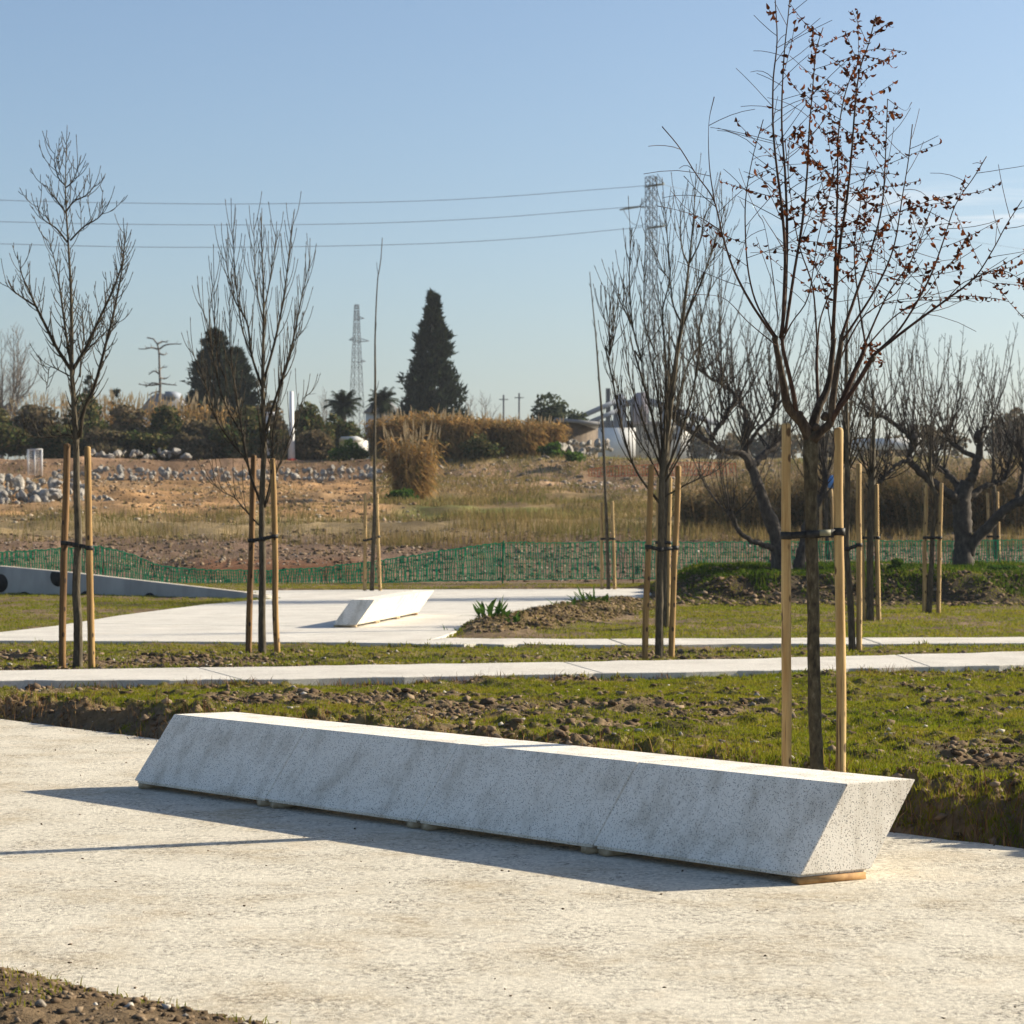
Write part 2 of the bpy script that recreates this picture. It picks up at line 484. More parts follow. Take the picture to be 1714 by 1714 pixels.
M['bark_far'] = m_bark('far_bark', (0.09, 0.08, 0.07), (0.14, 0.12, 0.105), (0.2, 0.17, 0.15))
M['stake'] = m_wood('stake_pine', (0.33, 0.20, 0.075), (0.53, 0.375, 0.17), (0.10, 0.06, 0.03))
M['stake_dark'] = m_wood('stake_weathered', (0.10, 0.055, 0.024), (0.24, 0.135, 0.05), (0.04, 0.024, 0.014))
M['stake_mid'] = m_wood('stake_browned', (0.22, 0.125, 0.045), (0.38, 0.24, 0.09), (0.06, 0.035, 0.02))
M['rubber'] = simple('black_rubber', (0.015, 0.015, 0.014), (0.035, 0.034, 0.032), 30, 0.6)
M['buckle'] = simple('plastic_buckle', (0.17, 0.16, 0.10), (0.24, 0.23, 0.15), 30, 0.5)
M['net'] = leafy('green_net', [(0.0, (0.014, 0.24, 0.12)), (1.0, (0.006, 0.14, 0.07))], 0.4)
M['onet'] = simple('orange_net', (0.55, 0.12, 0.05), (0.70, 0.19, 0.08), 3, 0.6)
M['post'] = simple('rusty_post', (0.05, 0.03, 0.02), (0.12, 0.06, 0.035), 9, 0.8)
M['redcap'] = simple('red_cap', (0.45, 0.05, 0.03), (0.55, 0.08, 0.04), 9, 0.6)
M['wall'] = simple('grey_concrete', (0.30, 0.275, 0.235), (0.42, 0.385, 0.33), 2.5, 0.9, .3, .006, 30, (1, 1, .35))
M['hole'] = simple('dark_disc', (0.012, 0.012, 0.012), (0.03, 0.028, 0.027), 8, 0.8)
M['white'] = simple('white_render', (0.58, 0.58, 0.57), (0.72, 0.72, 0.70), .6, 0.8)
M['bluegrey'] = simple('blue_grey_steel', (0.19, 0.215, 0.27), (0.26, 0.285, 0.33), .5, 0.7)
M['purple'] = simple('violet_grey_cladding', (0.22, 0.20, 0.24), (0.28, 0.255, 0.29), .5, 0.7)
M['roof'] = simple('grey_roof', (0.17, 0.17, 0.18), (0.26, 0.26, 0.27), .8, 0.8)
M['darkpane'] = simple('dark_pane', (0.03, 0.035, 0.045), (0.06, 0.065, 0.075), .8, 0.3, spec=.5)
M['hut'] = simple('hut_block', (0.08, 0.062, 0.048), (0.13, 0.10, 0.072), 1.5, 0.95, .3, .02, 5)
M['steel'] = simple('galvanised_steel', (0.055, 0.062, 0.07), (0.09, 0.10, 0.11), 1, 0.7, spec=.2)
M['wire'] = simple('conductor', (0.10, 0.105, 0.11), (0.14, 0.145, 0.15), 1, 0.5)
M['insul'] = simple('insulator_glass', (0.20, 0.22, 0.20), (0.30, 0.32, 0.28), 1, 0.4)
M['polewhite'] = simple('white_pole', (0.62, 0.62, 0.62), (0.75, 0.75, 0.74), 1, 0.5)
M['bluesign'] = simple('blue_sign', (0.10, 0.28, 0.60), (0.14, 0.34, 0.68), 1, 0.5)

# ------------------------------------------------------------------ terrain
NX, NY = 0.737, 0.676                                   # normal of the back edge of the near pavement
def back_s(x, y): return (x + 4.12) * NX + (y - 18.26) * NY
front_pts = np.array([(14, -12), (1.5, -12), (1.0, 0), (0.85, 5.0), (0.15, 6.35), (-0.79, 7.2), (-1.30, 7.60), (-1.83, 8.1), (-3.2, 9.4), (-6, 12), (-9.5, 15.5)])
def front_t(x, y):
    """Distance beyond the near (lower left) edge of the pavement: y below the edge line is dirt."""
    ex = front_pts[4:][::-1, 0]; ey = front_pts[4:][::-1, 1]
    return np.interp(x, ex, ey) - y

PLAZA = [(-260, 1072), (0, 1072), (200, 1073), (560, 1075), (700, 1077), (735, 1067), (765, 1056), (830, 1036), (900, 1020), (965, 1010), (1040, 1004), (1096, 999),
         (1082, 985), (900, 986), (640, 987), (400, 988.5), (470, 1001), (340, 1012), (200, 1030), (90, 1048), (0, 1058), (-260, 1063)]
Z_PLAZA = 0.07
PATH1_NEAR = [(-330, 1143), (0, 1139), (430, 1137), (857, 1129), (1280, 1122), (1714, 1112), (2050, 1104)]
PATH1_FAR = [(2050, 1082), (1714, 1090), (1280, 1102), (857, 1109), (430, 1116), (0, 1122), (-330, 1127)]
Z_P1 = 0.14
def pxpoly(pts, z): return np.array([G(x, y, z) for x, y in pts])

def in_poly(poly, x, y):
    x = np.asarray(x); y = np.asarray(y)
    c = np.zeros(x.shape, bool); n = len(poly)
    for i in range(n):
        x1, y1 = poly[i][0], poly[i][1]; x2, y2 = poly[(i + 1) % n][0], poly[(i + 1) % n][1]
        if y1 == y2: continue
        c ^= ((y1 > y) != (y2 > y)) & (x < (x2 - x1) * (y - y1) / (y2 - y1) + x1)
    return c
plaza_xy = pxpoly(PLAZA, Z_PLAZA)
path1_xy = pxpoly(PATH1_NEAR + PATH1_FAR, Z_P1)
path2_xy = pxpoly([(690, 1078.2), (960, 1079.5), (1714, 1076.5), (2050, 1075), (2050, 1065.5), (1714, 1066.5), (960, 1070), (735, 1068.5)], Z_PLAZA)
p1n = pxpoly(PATH1_NEAR, Z_P1); p1f = pxpoly(PATH1_FAR, Z_P1)[::-1]

KY = [0, 11, 15, 19.3, 20.3, 22, 27, 41, 50, 53.5, 58, 70, 80, 95, 110, 113.5, 118, 140, 5000]
KZ = [.22, .22, .20, .10, .07, .08, .03, .04, .10, .16, .42, 1.02, 1.62, 2.25, 3.35, 3.5, 4.75, 5.0, 5.0]
def hum(x, y):
    z = 0
    for hx, hy, hz, r in ((-.35, 32.0, .13, .42), (.15, 33.2, .20, .5), (.75, 35.2, .20, .6), (1.35, 37.8, .19, .65), (1.9, 40.2, .14, .7)):
        z = z + hz * np.exp(-((x - hx) ** 2 + ((y - hy) * .40) ** 2) / r ** 2)
    return z

def H(x, y, rough=True):
    x = np.asarray(x, float); y = np.asarray(y, float)
    s = back_s(x, y)
    base = np.interp(y, KY, KZ)
    u = x / np.maximum(y, 1)
    z = base.copy()
    # left of the rise the slope starts later and steps up behind the boulders
    left = sstep(-.155, -.175, u) * sstep(88, 92, y)
    z = np.where(left > 0, np.maximum(z, z * (1 - left) + left * (2.25 + .55 * sstep(94.5, 97.5, y))), z)
    # low earth ridge behind the green net, left of the middle
    z += 0.28 * sstep(-.165, -.13, u) * (1 - sstep(-.075, -.04, u)) * sstep(53.4, 54.6, y) * (1 - sstep(56, 63, y))
    # mound under the old trees
    z += 0.50 * sstep(2.9, 4.3, x + .5 * vnoise(x, y, .8, 6)) * sstep(42.0, 43.5, y + 1.2 * (fbm(x, y, 1.1, 8, 3) - .5)) * (1 - sstep(48.5, 52.5, y)) * (0.72 + .55 * fbm(x, y, 1.3, 5, 3))
    # planted hummocks at the right edge of the far paving
    z += hum(x, y) * (.7 + .6 * fbm(x, y, .4, 15, 3))
    if rough:
        nearf = np.clip(1 - y / 60, 0, 1)
        z += (fbm(x, y, .5, 3, 4) - .5) * (.07 * nearf + .05) * sstep(.1, .6, np.where(y < 26, s, 1))
        cl = fbm(x, y, .17, 11, 3)
        z += np.maximum(cl - .56, 0) * .24 * nearf * sstep(.15, .6, np.where(y < 26, s, 1))
        z += (fbm(x, y, 5, 23, 4) - .5) * .5 * sstep(56, 80, y) + (fbm(x, y, 1.6, 29, 4) - .5) * .42 * sstep(53, 60, y)
    z += (fbm(x, y, .13, 131, 5) - .5) * .26 * sstep(.0, .12, s) * (1 - sstep(.5, .9, s)) * (y < 26) * (1 if rough else 0)
    bank = sstep(-.02, .36, s + (fbm(x, y, .3, 9, 4) - .5) * .30)
    z = np.where(y < 30, -.06 + (z + .06) * bank, z)
    # dirt corner before the near edge
    t = front_t(x, y)
    dz = .012 + .05 * sstep(0, .5, t) + (fbm(x, y, .22, 31, 4) - .5) * .07 * sstep(0, .15, t)
    z = np.where((s < -.5) & (t > 0), dz, z)
    # keep the soil below the paving, and low beside its edges
    pl = in_poly(plaza_xy, x, y) | in_poly(path2_xy, x, y)
    z = np.where(pl, -.06, z)
    p1 = (y > np.interp(x, p1n[:, 0], p1n[:, 1])) & (y < np.interp(x, p1f[:, 0], p1f[:, 1]))
    z = np.where(p1, -.02, z)
    return z

def green_mask(x, y):
    a = fbm(x, y, 1.7, 41, 4) * .62 + fbm(x, y, .45, 47, 3) * .38
    return a

# rows follow the distance, columns fan out from the eye
dr = np.concatenate((np.arange(6.0, 11, .05), np.arange(11, 22.5, .022), np.geomspace(22.5, 60, 300), np.geomspace(60.4, 150, 170), np.geomspace(155, 1200, 30)))
uc = np.concatenate((np.linspace(-1.2, -.30, 25), np.linspace(-.295, .295, 470), np.linspace(.30, 1.2, 25)))
D, U = np.meshgrid(dr, uc, indexing='ij')
X = D * U
Z = H(X, D)
nr, nc = D.shape
ii = (np.arange(nr - 1)[:, None] * nc + np.arange(nc - 1)[None, :]).ravel()
quads = np.stack((ii, ii + 1, ii + nc + 1, ii + nc), 1)
ground = obj('ground', np.stack((X, D, Z), -1).reshape(-1, 3), quads, None, M['soil'], None, True)
tag(ground, 'bare and mossy soil rising to a sandy bank', None, None, 'structure')
xs, ys = X.ravel(), D.ravel(); us = xs / ys
gm = green_mask(xs, ys)
def C(*c): return np.array(c, float)
soilc = C(.10, .07, .042)[None] + (C(.20, .145, .088) - C(.10, .07, .042))[None] * fbm(xs, ys, .35, 51, 4)[:, None] * 1.1
def blend(c, w, newc):
    w = np.clip(w, 0, 1)[:, None]
    return c * (1 - w) + np.asarray(newc)[None] * w
c = soilc
c = blend(c, sstep(.40, .56, gm) * .6 * (ys < 50) * (back_s(xs, ys) > .35) * (1 - sstep(.02, .06, hum(xs, ys))), C(.12, .115, .028))
c = blend(c, sstep(.03, .08, hum(xs, ys)), C(.21, .15, .08))
c = blend(c, sstep(52.5, 54, ys), C(.15, .10, .07))
c = blend(c, sstep(53.2, 54, ys) * (1 - sstep(55.5, 58, ys)) * sstep(-.165, -.13, us) * (1 - sstep(-.075, -.04, us)), C(.15, .075, .04))
c = blend(c, sstep(68, 73, ys), C(.20, .15, .08))
sand = sstep(80, 86, ys)
c = blend(c, sand, C(.31, .185, .088))
rgt = sstep(-.065, -.04, us + (vnoise(xs, ys, 6, 61) - .5) * .02)
c = blend(c, sand * rgt, C(.22, .155, .075))
c = blend(c, sand * rgt * sstep(.5, .62, fbm(xs, ys, 6, 63, 3)), C(.12, .125, .035))
c = blend(c, sand * rgt * sstep(101, 106, ys) * (1 - sstep(116, 119, ys)), C(.27, .18, .11))
c = blend(c, sand * (1 - rgt) * sstep(.52, .66, fbm(xs, ys, 4, 71, 3)) * .5, C(.2, .14, .08))
c = blend(c, sstep(112, 115, ys) * (1 - rgt), C(.24, .15, .09))
c = blend(c, sstep(120, 128, ys), C(.14, .12, .07))
c = blend(c, sstep(2.3, 3.2, xs) * sstep(40.9, 41.6, ys) * (1 - sstep(50, 52, ys)), C(.065, .05, .032))
c = c * (1 + (fbm(xs, ys * .5, 1.6, 121, 5) - .5)[:, None] * 1.9 * sstep(56, 80, ys)[:, None])
attr = ground.data.attributes.new('soil', 'FLOAT_COLOR', 'POINT')
attr.data.foreach_set('color', np.concatenate((c, np.ones((len(c), 1))), 1).astype(np.float32).ravel())
# the field goes on behind and beside the viewer
fb = obj('field', [(-300, -80, -.09), (300, -80, -.09), (300, 6.1, -.09), (-300, 6.1, -.09)], [(0, 1, 2, 3)], None, simple('field_soil', (.13, .11, .05), (.2, .15, .09), 2))
tag(fb, None, None, None, 'structure')

# ------------------------------------------------------------------ paving
def slab_mesh(poly, z_top, thick, cuts, gap):
    """Splits a paving outline along cut lines into slabs; returns a list of bmeshes."""
    def cut(bm, co, no):
        g = bm.verts[:] + bm.edges[:] + bm.faces[:]
        bmesh.ops.bisect_plane(bm, geom=g, plane_co=co, plane_no=no, clear_outer=True)
    parts = []
    bm = bmesh.new()
    bm.faces.new([bm.verts.new((p[0], p[1], z_top)) for p in poly])
    parts = [bm]
    for (a, b) in cuts:
        d = Vector((b[0] - a[0], b[1] - a[1], 0)).normalized(); n = Vector((-d.y, d.x, 0))
        new = []
        for p in parts:
            q = p.copy()
            cut(p, Vector((a[0], a[1], 0)) + n * gap / 2 * -1, n)
            cut(q, Vector((a[0], a[1], 0)) + n * gap / 2, -n)
            for r in (p, q):
                if len(r.faces): new.append(r)
                else: r.free()
        parts = new
    for p in parts:
        bmesh.ops.recalc_face_normals(p, faces=p.faces)
        for f in p.faces:
            if f.normal.z < 0: f.normal_flip()
        r = bmesh.ops.extrude_face_region(p, geom=p.faces[:])
        for v in [e for e in r['geom'] if isinstance(e, bmesh.types.BMVert)]: v.co.z -= thick
        bmesh.ops.recalc_face_normals(p, faces=p.faces)
        ed = [e for e in p.edges if abs(e.verts[0].co.z - z_top) < 1e-4 and abs(e.verts[1].co.z - z_top) < 1e-4 and len(e.link_faces) == 2 and abs(e.link_faces[0].normal.z - e.link_faces[1].normal.z) > .5]
        bmesh.ops.bevel(p, geom=ed, offset=.006, segments=1, affect='EDGES', clamp_overlap=True)
    return parts

def paving(name, poly, z, thick, cuts, m, gap=.012):
    root = thing(name, None, None, (0, 0, 0)); root['kind'] = 'structure'
    for bm in slab_mesh(poly, z, thick, cuts, gap):
        me = bpy.data.meshes.new('slab'); bm.to_mesh(me); bm.free()
        link('slab', me, m, root)
    return root

def soften(pts, amp, seed, n=6):
    """Slightly uneven edge."""
    out = []
    r = np.random.default_rng(seed)
    for i in range(len(pts) - 1):
        a, b = np.array(pts[i][:2], float), np.array(pts[i + 1][:2], float)
        for k in range(n):
            t = k / n; p = a * (1 - t) + b * t
            out.append(p + (r.random(2) - .5) * amp * (0 if k == 0 else 1))
    out.append(np.array(pts[-1][:2], float))
    return out
back_edge = [(-9.5, 24.1), (-6.2, 20.53), (-4.12, 18.26), (-2.57, 16.55), (1.93, 11.64), (2.49, 11.05), (5, 8.3), (14, -1.5)]
near_poly = soften(back_edge, .03, 1) + soften([tuple(p) for p in front_pts], .03, 2)
paving('pavement', near_poly, 0.0, .15, [((-1.10, 11.36), (-.433, 11.67)), ((-4.0, 6.3), (.9, 1.0))], M['pave'])
def jl(a, b, z): return (tuple(G(*a, z)[:2]), tuple(G(*b, z)[:2]))
paving('footpath', soften(path1_xy[:7], .10, 3, 9) + soften(path1_xy[7:], .14, 4, 9), Z_P1, .16, [jl((330, 1117), (400, 1136), Z_P1), jl((940, 1107), (1010, 1127), Z_P1), jl((1500, 1096), (1560, 1117), Z_P1)], M['path'])
paving('plaza', plaza_xy[:, :2], Z_PLAZA, .2, [jl((110, 1043), (500, 1048), Z_PLAZA), jl((560, 1010), (1060, 1004), Z_PLAZA)], M['path'], .03)
paving('narrow_footpath', soften(path2_xy[:4], .2, 5, 9) + soften(path2_xy[4:], .2, 6, 9), Z_PLAZA + .004, .12, [jl((1020, 1070), (1045, 1079), Z_PLAZA), jl((1440, 1067), (1470, 1077), Z_PLAZA)], M['path'], .03)

# ------------------------------------------------------------------ benches
def bench(name, label, o, u, e, l, nseg, base_h=.032, chamfer=.014, gap=.003):
    """A long leaning block of nseg cast segments: o = lower front left corner, u = length, e = width, l = lean and height."""
    o, u, e, l = (np.asarray(v, float) for v in (o, u, e, l))
    root = thing(name, label, 'bench', (o[0] + u[0] / 2 + e[0] / 2, o[1] + u[1] / 2 + e[1] / 2, o[2] - base_h))
    L = np.linalg.norm(u); ud = u / L
    wd = np.array((ud[1], -ud[0], 0.0)); wd = wd if wd @ e < 0 else -wd       # horizontal, out of the front face
    for k in range(nseg):
        a = o + ud * (L * k / nseg + gap / 2) + np.array((0, 0, (.0, .0, .001, 0)[k % 4])) - wd * (.0, .0005, -.001, .001)[k % 4]
        v = ud * (L / nseg - gap)
        bm = bmesh.new()
        P0 = [a, a + v, a + v + e, a + e]
        vb = [bm.verts.new(p) for p in P0] + [bm.verts.new(p + l) for p in P0]
        fs = [(3, 2, 1, 0), (4, 5, 6, 7), (0, 1, 5, 4), (1, 2, 6, 5), (2, 3, 7, 6), (3, 0, 4, 7)]
        for f in fs: bm.faces.new([vb[i] for i in f])
        bmesh.ops.recalc_face_normals(bm, faces=bm.faces)
        low = [ed for ed in bm.edges if all(vv in vb[:4] for vv in ed.verts)]
        bmesh.ops.bevel(bm, geom=low, offset=chamfer, segments=2, affect='EDGES')
        rest = [ed for ed in bm.edges if len(ed.link_faces) == 2 and ed.calc_face_angle(0) > .6]
        bmesh.ops.bevel(bm, geom=rest, offset=.003, segments=2, affect='EDGES')
        me = bpy.data.meshes.new('segment')
        off = Vector(root.location)
        for vv in bm.verts: vv.co -= off
        bm.to_mesh(me); bm.free()
        seg = link('segment', me, M['bench'], root)
        ed_ = e / np.linalg.norm(e)
        for t in (.045, .955):
            if k == nseg - 1 and t > .5: t = .975
            mb = MB()
            h = a[2] - .001
            c = a + v * t + e * .50
            mb.box((c[0], c[1], h / 2 + .002 + (root.location.z) / 2), (np.linalg.norm(e) * .47, .032, max(h - root.location.z, .03) / 2), np.array((ed_, (-ed_[1], ed_[0], 0), (0, 0, 1))))
            mb.build('foot', M['oldwood'] if (k == nseg - 1 and t > .5) else M['batten'], seg)
    return root

o0 = G(222, 1310, .032); o1 = G(1338, 1470, .032)
bench('concrete_bench', 'long speckled pale concrete bench of four leaning blocks on the near pavement', o0, o1 - o0, (.335, .18, 0), (.228, .12, .398), 4)
zf = Z_PLAZA + .032
f0 = G(596, 1047, zf + .0); f1 = G(700, 1026, zf)
fe = G(557, 1046.5, zf) - f0
bench('concrete_bench', 'small distant pale concrete bench lying out on the far paving', f0 + fe, f1 - f0, -fe, (.255, .10, .36), 3)

# ------------------------------------------------------------------ bare trees
def smooth_line(pts, n):
    """Catmull-Rom through pts, n samples."""
    pts = np.asarray(pts, float)
    if len(pts) == 2:
        t = np.linspace(0, 1, n)[:, None]; return pts[0] * (1 - t) + pts[1] * t
    seg = np.linalg.norm(np.diff(pts, axis=0), axis=1); s = np.concatenate(([0], np.cumsum(seg)))
    q = np.linspace(0, s[-1], n)
    pp = np.vstack((2 * pts[0] - pts[1], pts, 2 * pts[-1] - pts[-2]))
    k = np.clip(np.searchsorted(s, q, side='right') - 1, 0, len(pts) - 2)
    t = ((q - s[k]) / np.maximum(seg[k], 1e-9))[:, None]
    p0, p1, p2, p3 = pp[k], pp[k + 1], pp[k + 2], pp[k + 3]
    return .5 * (2 * p1 + (p2 - p0) * t + (2 * p0 - 5 * p1 + 4 * p2 - p3) * t ** 2 + (3 * p1 - p0 - 3 * p2 + p3) * t ** 3)

def curve_shoot(p, d, L, up, n=5, wob=.04, r=None):
    """A shoot from p that starts along d and bends towards up (a vector)."""
    r = r or rng
    pts = [np.array(p, float)]; d = np.array(d, float); d /= np.linalg.norm(d)
    for i in range(n - 1):
        d = d + np.asarray(up) / (n - 1) + (r.random(3) - .5) * wob
        d /= np.linalg.norm(d)
        pts.append(pts[-1] + d * L / (n - 1))
    return np.array(pts)

def twigs(line, rad, r, spacing, length, start=.2, ang=(35, 60), up=.7, taper=1.0, opposite=False, rmul=.45, rmin=.0012, side=None):
    """Twigs along a branch: list of (points, radii)."""
    out = []
    seg = np.linalg.norm(np.diff(line, axis=0), axis=1); S = np.concatenate(([0], np.cumsum(seg))); T = S[-1]
    s = T * start; az = r.random() * 6.28
    while s < T * .97:
        k = min(np.searchsorted(S, s, side='right') - 1, len(line) - 2)
        f = (s - S[k]) / max(seg[k], 1e-9)
        p = line[k] * (1 - f) + line[k + 1] * f
        tg = (line[k + 1] - line[k]) / max(seg[k], 1e-9)
        rr = rad[k] * (1 - f) + rad[k + 1] * f
        az += 2.4 + (r.random() - .5)
        for o_ in ((0, math.pi) if opposite else (0,)):
            a = R(ang[0] + (ang[1] - ang[0]) * r.random())
            x = np.cross(tg, (.2, .1, .97)); 
            if np.linalg.norm(x) < .15: x = np.cross(tg, (1, 0, 0))
            x /= np.linalg.norm(x); y = np.cross(tg, x)
            d = tg * math.cos(a) + (x * math.cos(az + o_) + y * math.sin(az + o_)) * math.sin(a)
            if d[2] < -.1: d[2] = abs(d[2]) * .4
            if side is not None: d = d + np.asarray(side)
            Lt = length * (.55 + .7 * r.random()) * (1 - (s / T) * (1 - taper))
            pts = curve_shoot(p, d, Lt, (0, 0, up if up > .05 else r.normal() * .35 - .05), 5, .10, r)
            r0 = max(rr * rmul, rmin * 1.3)
            out.append((pts, np.linspace(r0, rmin, 5)))
        s += spacing * (.6 + .8 * r.random())
    return out

def bud_tips(mb, tw, r, size):
    for pts, rd in tw:
        mb.tube(np.array((pts[-1] - (pts[-1] - pts[-2]) * .1, pts[-1] + (pts[-1] - pts[-2]) / np.linalg.norm(pts[-1] - pts[-2]) * size)), (size * .3, size * .12), 3)

def staked_tree(key, label, base_px, d, trunk_px, limbs_px, tr, lr, seed, tw=None, bark='bark_young', twigm='twig_young', group='bare young trees tied to stakes', tsides=8, spread=.5, tips=.012, cat='tree', sub=None, name='bare_young_tree'):
    """trunk_px: photo pixels from the ground up; limbs_px: list of photo-pixel polylines. Depth is spread so that the crown is round."""
    r = np.random.default_rng(seed)
    b = P(base_px[0], base_px[1], d)
    zb = float(H(b[0], b[1], False))
    root = thing(name, label, cat, (b[0], b[1], zb), group)
    tl = np.array([P(x, y, d) for x, y in trunk_px])
    tl[0][2] = zb - .06
    n = max(14, len(trunk_px) * 4)
    line = smooth_line(tl, n)
    line[:, 1] += (vnoise(line[:, 2], line[:, 2] * 0 + seed, .7, seed) - .5) * .05
    rad = np.interp(np.linspace(0, 1, n), np.linspace(0, 1, len(tr)), tr)
    mb = MB(); mb.tube(line, rad, tsides, True, .10)
    trunk = mb.build('trunk', M[bark], root, True)
    s0 = tw or dict(spacing=.09, length=.28, ang=(30, 55), up=.9)
    # twigs on the leader
    if s0.get('leader', True):
        mb = MB()
        w = twigs(line, rad, r, s0['spacing'], s0['length'], s0.get('tstart', .5), s0['ang'], s0['up'], .5, s0.get('opp', False), .4, s0.get('rmin', .0016))
        for pts, rd in w: mb.tube(pts, rd, 3)
        if tips: bud_tips(mb, w, r, tips)
        if w: mb.build('twigs', M[twigm], root)['kind'] = 'stuff'
    for i, lp in enumerate(limbs_px):
        lp = list(lp); rr0 = lr if np.isscalar(lr) else lr[i % len(lr)]
        doff = (r.random() - .5) * 2 * spread
        q = np.linspace(0, 1, len(lp))
        pts = np.array([P(x, y, d + doff * (t ** 1.2)) for (x, y), t in zip(lp, q)])
        n = max(8, len(lp) * 3)
        ln = smooth_line(pts, n)
        rd = rr0 * (1 - np.linspace(0, 1, n)) ** .75 + .002
        mb = MB(); mb.tube(ln, rd, 6 if rr0 > .012 else 5, True, .08)
        w = twigs(ln, rd, r, s0['spacing'], s0['length'], s0.get('start', .25), s0['ang'], s0['up'], s0.get('taper', .6), s0.get('opp', False), .5, s0.get('rmin', .0016))
        w2 = []
        if sub:
            for pts_, rd_ in w:
                if r.random() < sub['p']:
                    w2 += twigs(pts_, rd_, r, sub['spacing'], sub['length'], .3, s0['ang'], s0['up'], .7, False, .6, s0.get('rmin', .0016))
        for pts_, rd_ in w + w2: mb.tube(pts_, rd_, 3)
        if tips: bud_tips(mb, w, r, tips)
        mb.build('limb', M[twigm], root, True)
    return root

def stake_obj(label, p0, p1, rad, m, seed, group='wooden tree stakes'):
    r = np.random.default_rng(seed)
    p0 = np.array(p0, float); p1 = np.array(p1, float)
    zb = float(H(p0[0], p0[1], False)); p0[2] = zb - .10
    n = 14
    t = np.linspace(0, 1, n)[:, None]
    ln = p0 * (1 - t) + p1 * t
    ln[:, 0] += (vnoise(t[:, 0] * 3, t[:, 0] * 0 + seed, .8, seed) - .5) * rad * .5
    rd = rad * (1.03 - .10 * t[:, 0])
    top = ln[-1]; ax = (p1 - p0) / np.linalg.norm(p1 - p0)
    ln = np.vstack((ln, top + ax * .012, top + ax * .018)); rd = np.concatenate((rd, (rd[-1] * .85, rd[-1] * .45)))
    mb = MB(); mb.tube(ln, rd, 11, True, .075)
    v, q, tt = mb.arrays()
    o = link('tree_stake', mesh_data('tree_stake', v - np.array((p0[0], p0[1], zb)), q, tt, True), m, None, (p0[0], p0[1], zb))
    return tag(o, label, 'stake', group)

def tie_obj(label, a, ra, t, rt, b, rb, h, seed, buckle=False, dz=(0, 0, 0)):
    """Rubber strap round stake a, trunk t and stake b."""
    root = thing('tree_tie', label, 'strap', (t[0], t[1], t[2]), 'black straps tying trees to stakes')
    mb = MB()
    def ring(c, r_, z):
        n = 14; an = np.arange(n) * 2 * np.pi / n
        vv = []
        for rr_, zz in ((r_ + .004, -h / 2), (r_ + .004, h / 2), (r_ - .002, h / 2), (r_ - .002, -h / 2)):
            vv.append(np.stack((c[0] + rr_ * np.cos(an), c[1] + rr_ * np.sin(an), np.full(n, z + zz)), 1))
        qs = []
        for k in range(4):
            k2 = (k + 1) % 4
            for i in range(n):
                j = (i + 1) % n; qs.append((k * n + i, k * n + j, k2 * n + j, k2 * n + i))
        mb.add(np.vstack(vv), qs)
    ends = [(b, rb, b[2] + dz[2])] + ([(a, ra, a[2] + dz[0])] if a is not None else [])
    for c, r_, z in ends + [(t, rt, t[2] + dz[1])]: ring(c, r_, z)
    for c, r_, zc in ends:
        for sgn in (-.6, .6):
            p = np.array((c[0], c[1] + sgn * r_ * .9, zc)); q = np.array((t[0], t[1] + sgn * rt * .8, t[2] + dz[1]))
            mb.bar(p, q, .005, h * .92)
    mb.build('strap', M['rubber'], root)
    if buckle:
        mk = MB(); c = (np.asarray(t) * .62 + np.asarray(b) * .38)
        mk.box((c[0] + .005, c[1] - rt * .72, t[2] + dz[1] * .5 + .006), (.034, .006, h * .42))
        mk.build('buckle', M['buckle'], root)
    return root

def staked(key, tree_phrase, d, trunk, left=None, right=None, band=None, rad=.035, m=('stake', 'stake'), seed=1, rt=.045, dd=(.0, .0), hband=.035, buckle=False, bz=(0, 0, 0)):
    """left/right: (xb, yb, xt, yt) photo pixels of a stake; band: photo row of the strap."""
    ends = {}
    for k, (side, st) in enumerate((('left', left), ('right', right))):
        if st is None: continue
        dk = d + dd[k]
        p0 = P(st[0], st[1], dk); p1 = P(st[2], st[3], dk)
        stake_obj(f'{side} wooden stake of the {tree_phrase}', p0, p1, rad, M[m[k]], seed * 10 + k)
        f = (st[1] - band) / (st[1] - st[3])
        ends[side] = p0 * (1 - f) + p1 * f
    t = P(trunk, band, d)
    if 'left' in ends and 'right' in ends:
        tie_obj(f'black strap on the {tree_phrase}', ends['left'], rad, t, rt, ends['right'], rad, hband, seed, buckle, bz)

# ---- main tree beside the bench
def c5(*pts): return [(1060 + x / 2.5963, y / 2.5963) for x, y in pts]
DM = 12.25
zb_m = float(H(*P(1365, 1290, DM)[:2], False))
root_m = thing('bare_tree', 'tall tree with withered red-brown leaves standing between two stakes behind the bench', 'tree', (P(1366, 1290, DM)[0], DM, zb_m))
rm = np.random.default_rng(99)
tl = np.array([P(x, y, DM) for x, y in ((1368, 1300), (1367, 1270), (1364, 1200), (1362, 1100), (1361, 1000), (1358, 900), (1357, 800), (1357, 755), (1357, 732), (1357, 722))])
tl[0][2] = zb_m - .08
ln = smooth_line(tl, 60)
rd = np.interp(np.linspace(0, 1, 60), [0, .03, .08, .2, .5, .8, .9, .96, 1], [.064, .053, .040, .036, .033, .033, .037, .043, .034])
mb = MB(); mb.tube(ln, rd, 18, True, .13); mb.build('trunk', M['bark_main'], root_m, True)

def limb3(pts, depth, r, sides=8, name='limb', matn='twig_main', tip=None, lumps=()):
    q = np.linspace(0, 1, len(pts))
    p3 = np.array([P(x, y, DM + depth[0] * (1 - t) + depth[1] * t) for (x, y), t in zip(pts, q)])
    n = max(10, len(pts) * 4)
    l_ = smooth_line(p3, n)
    r_ = np.interp(np.linspace(0, 1, n), np.linspace(0, 1, len(r)), r)
    mb_ = MB(); mb_.tube(l_, r_, sides, True, .12)
    return l_, r_, mb_

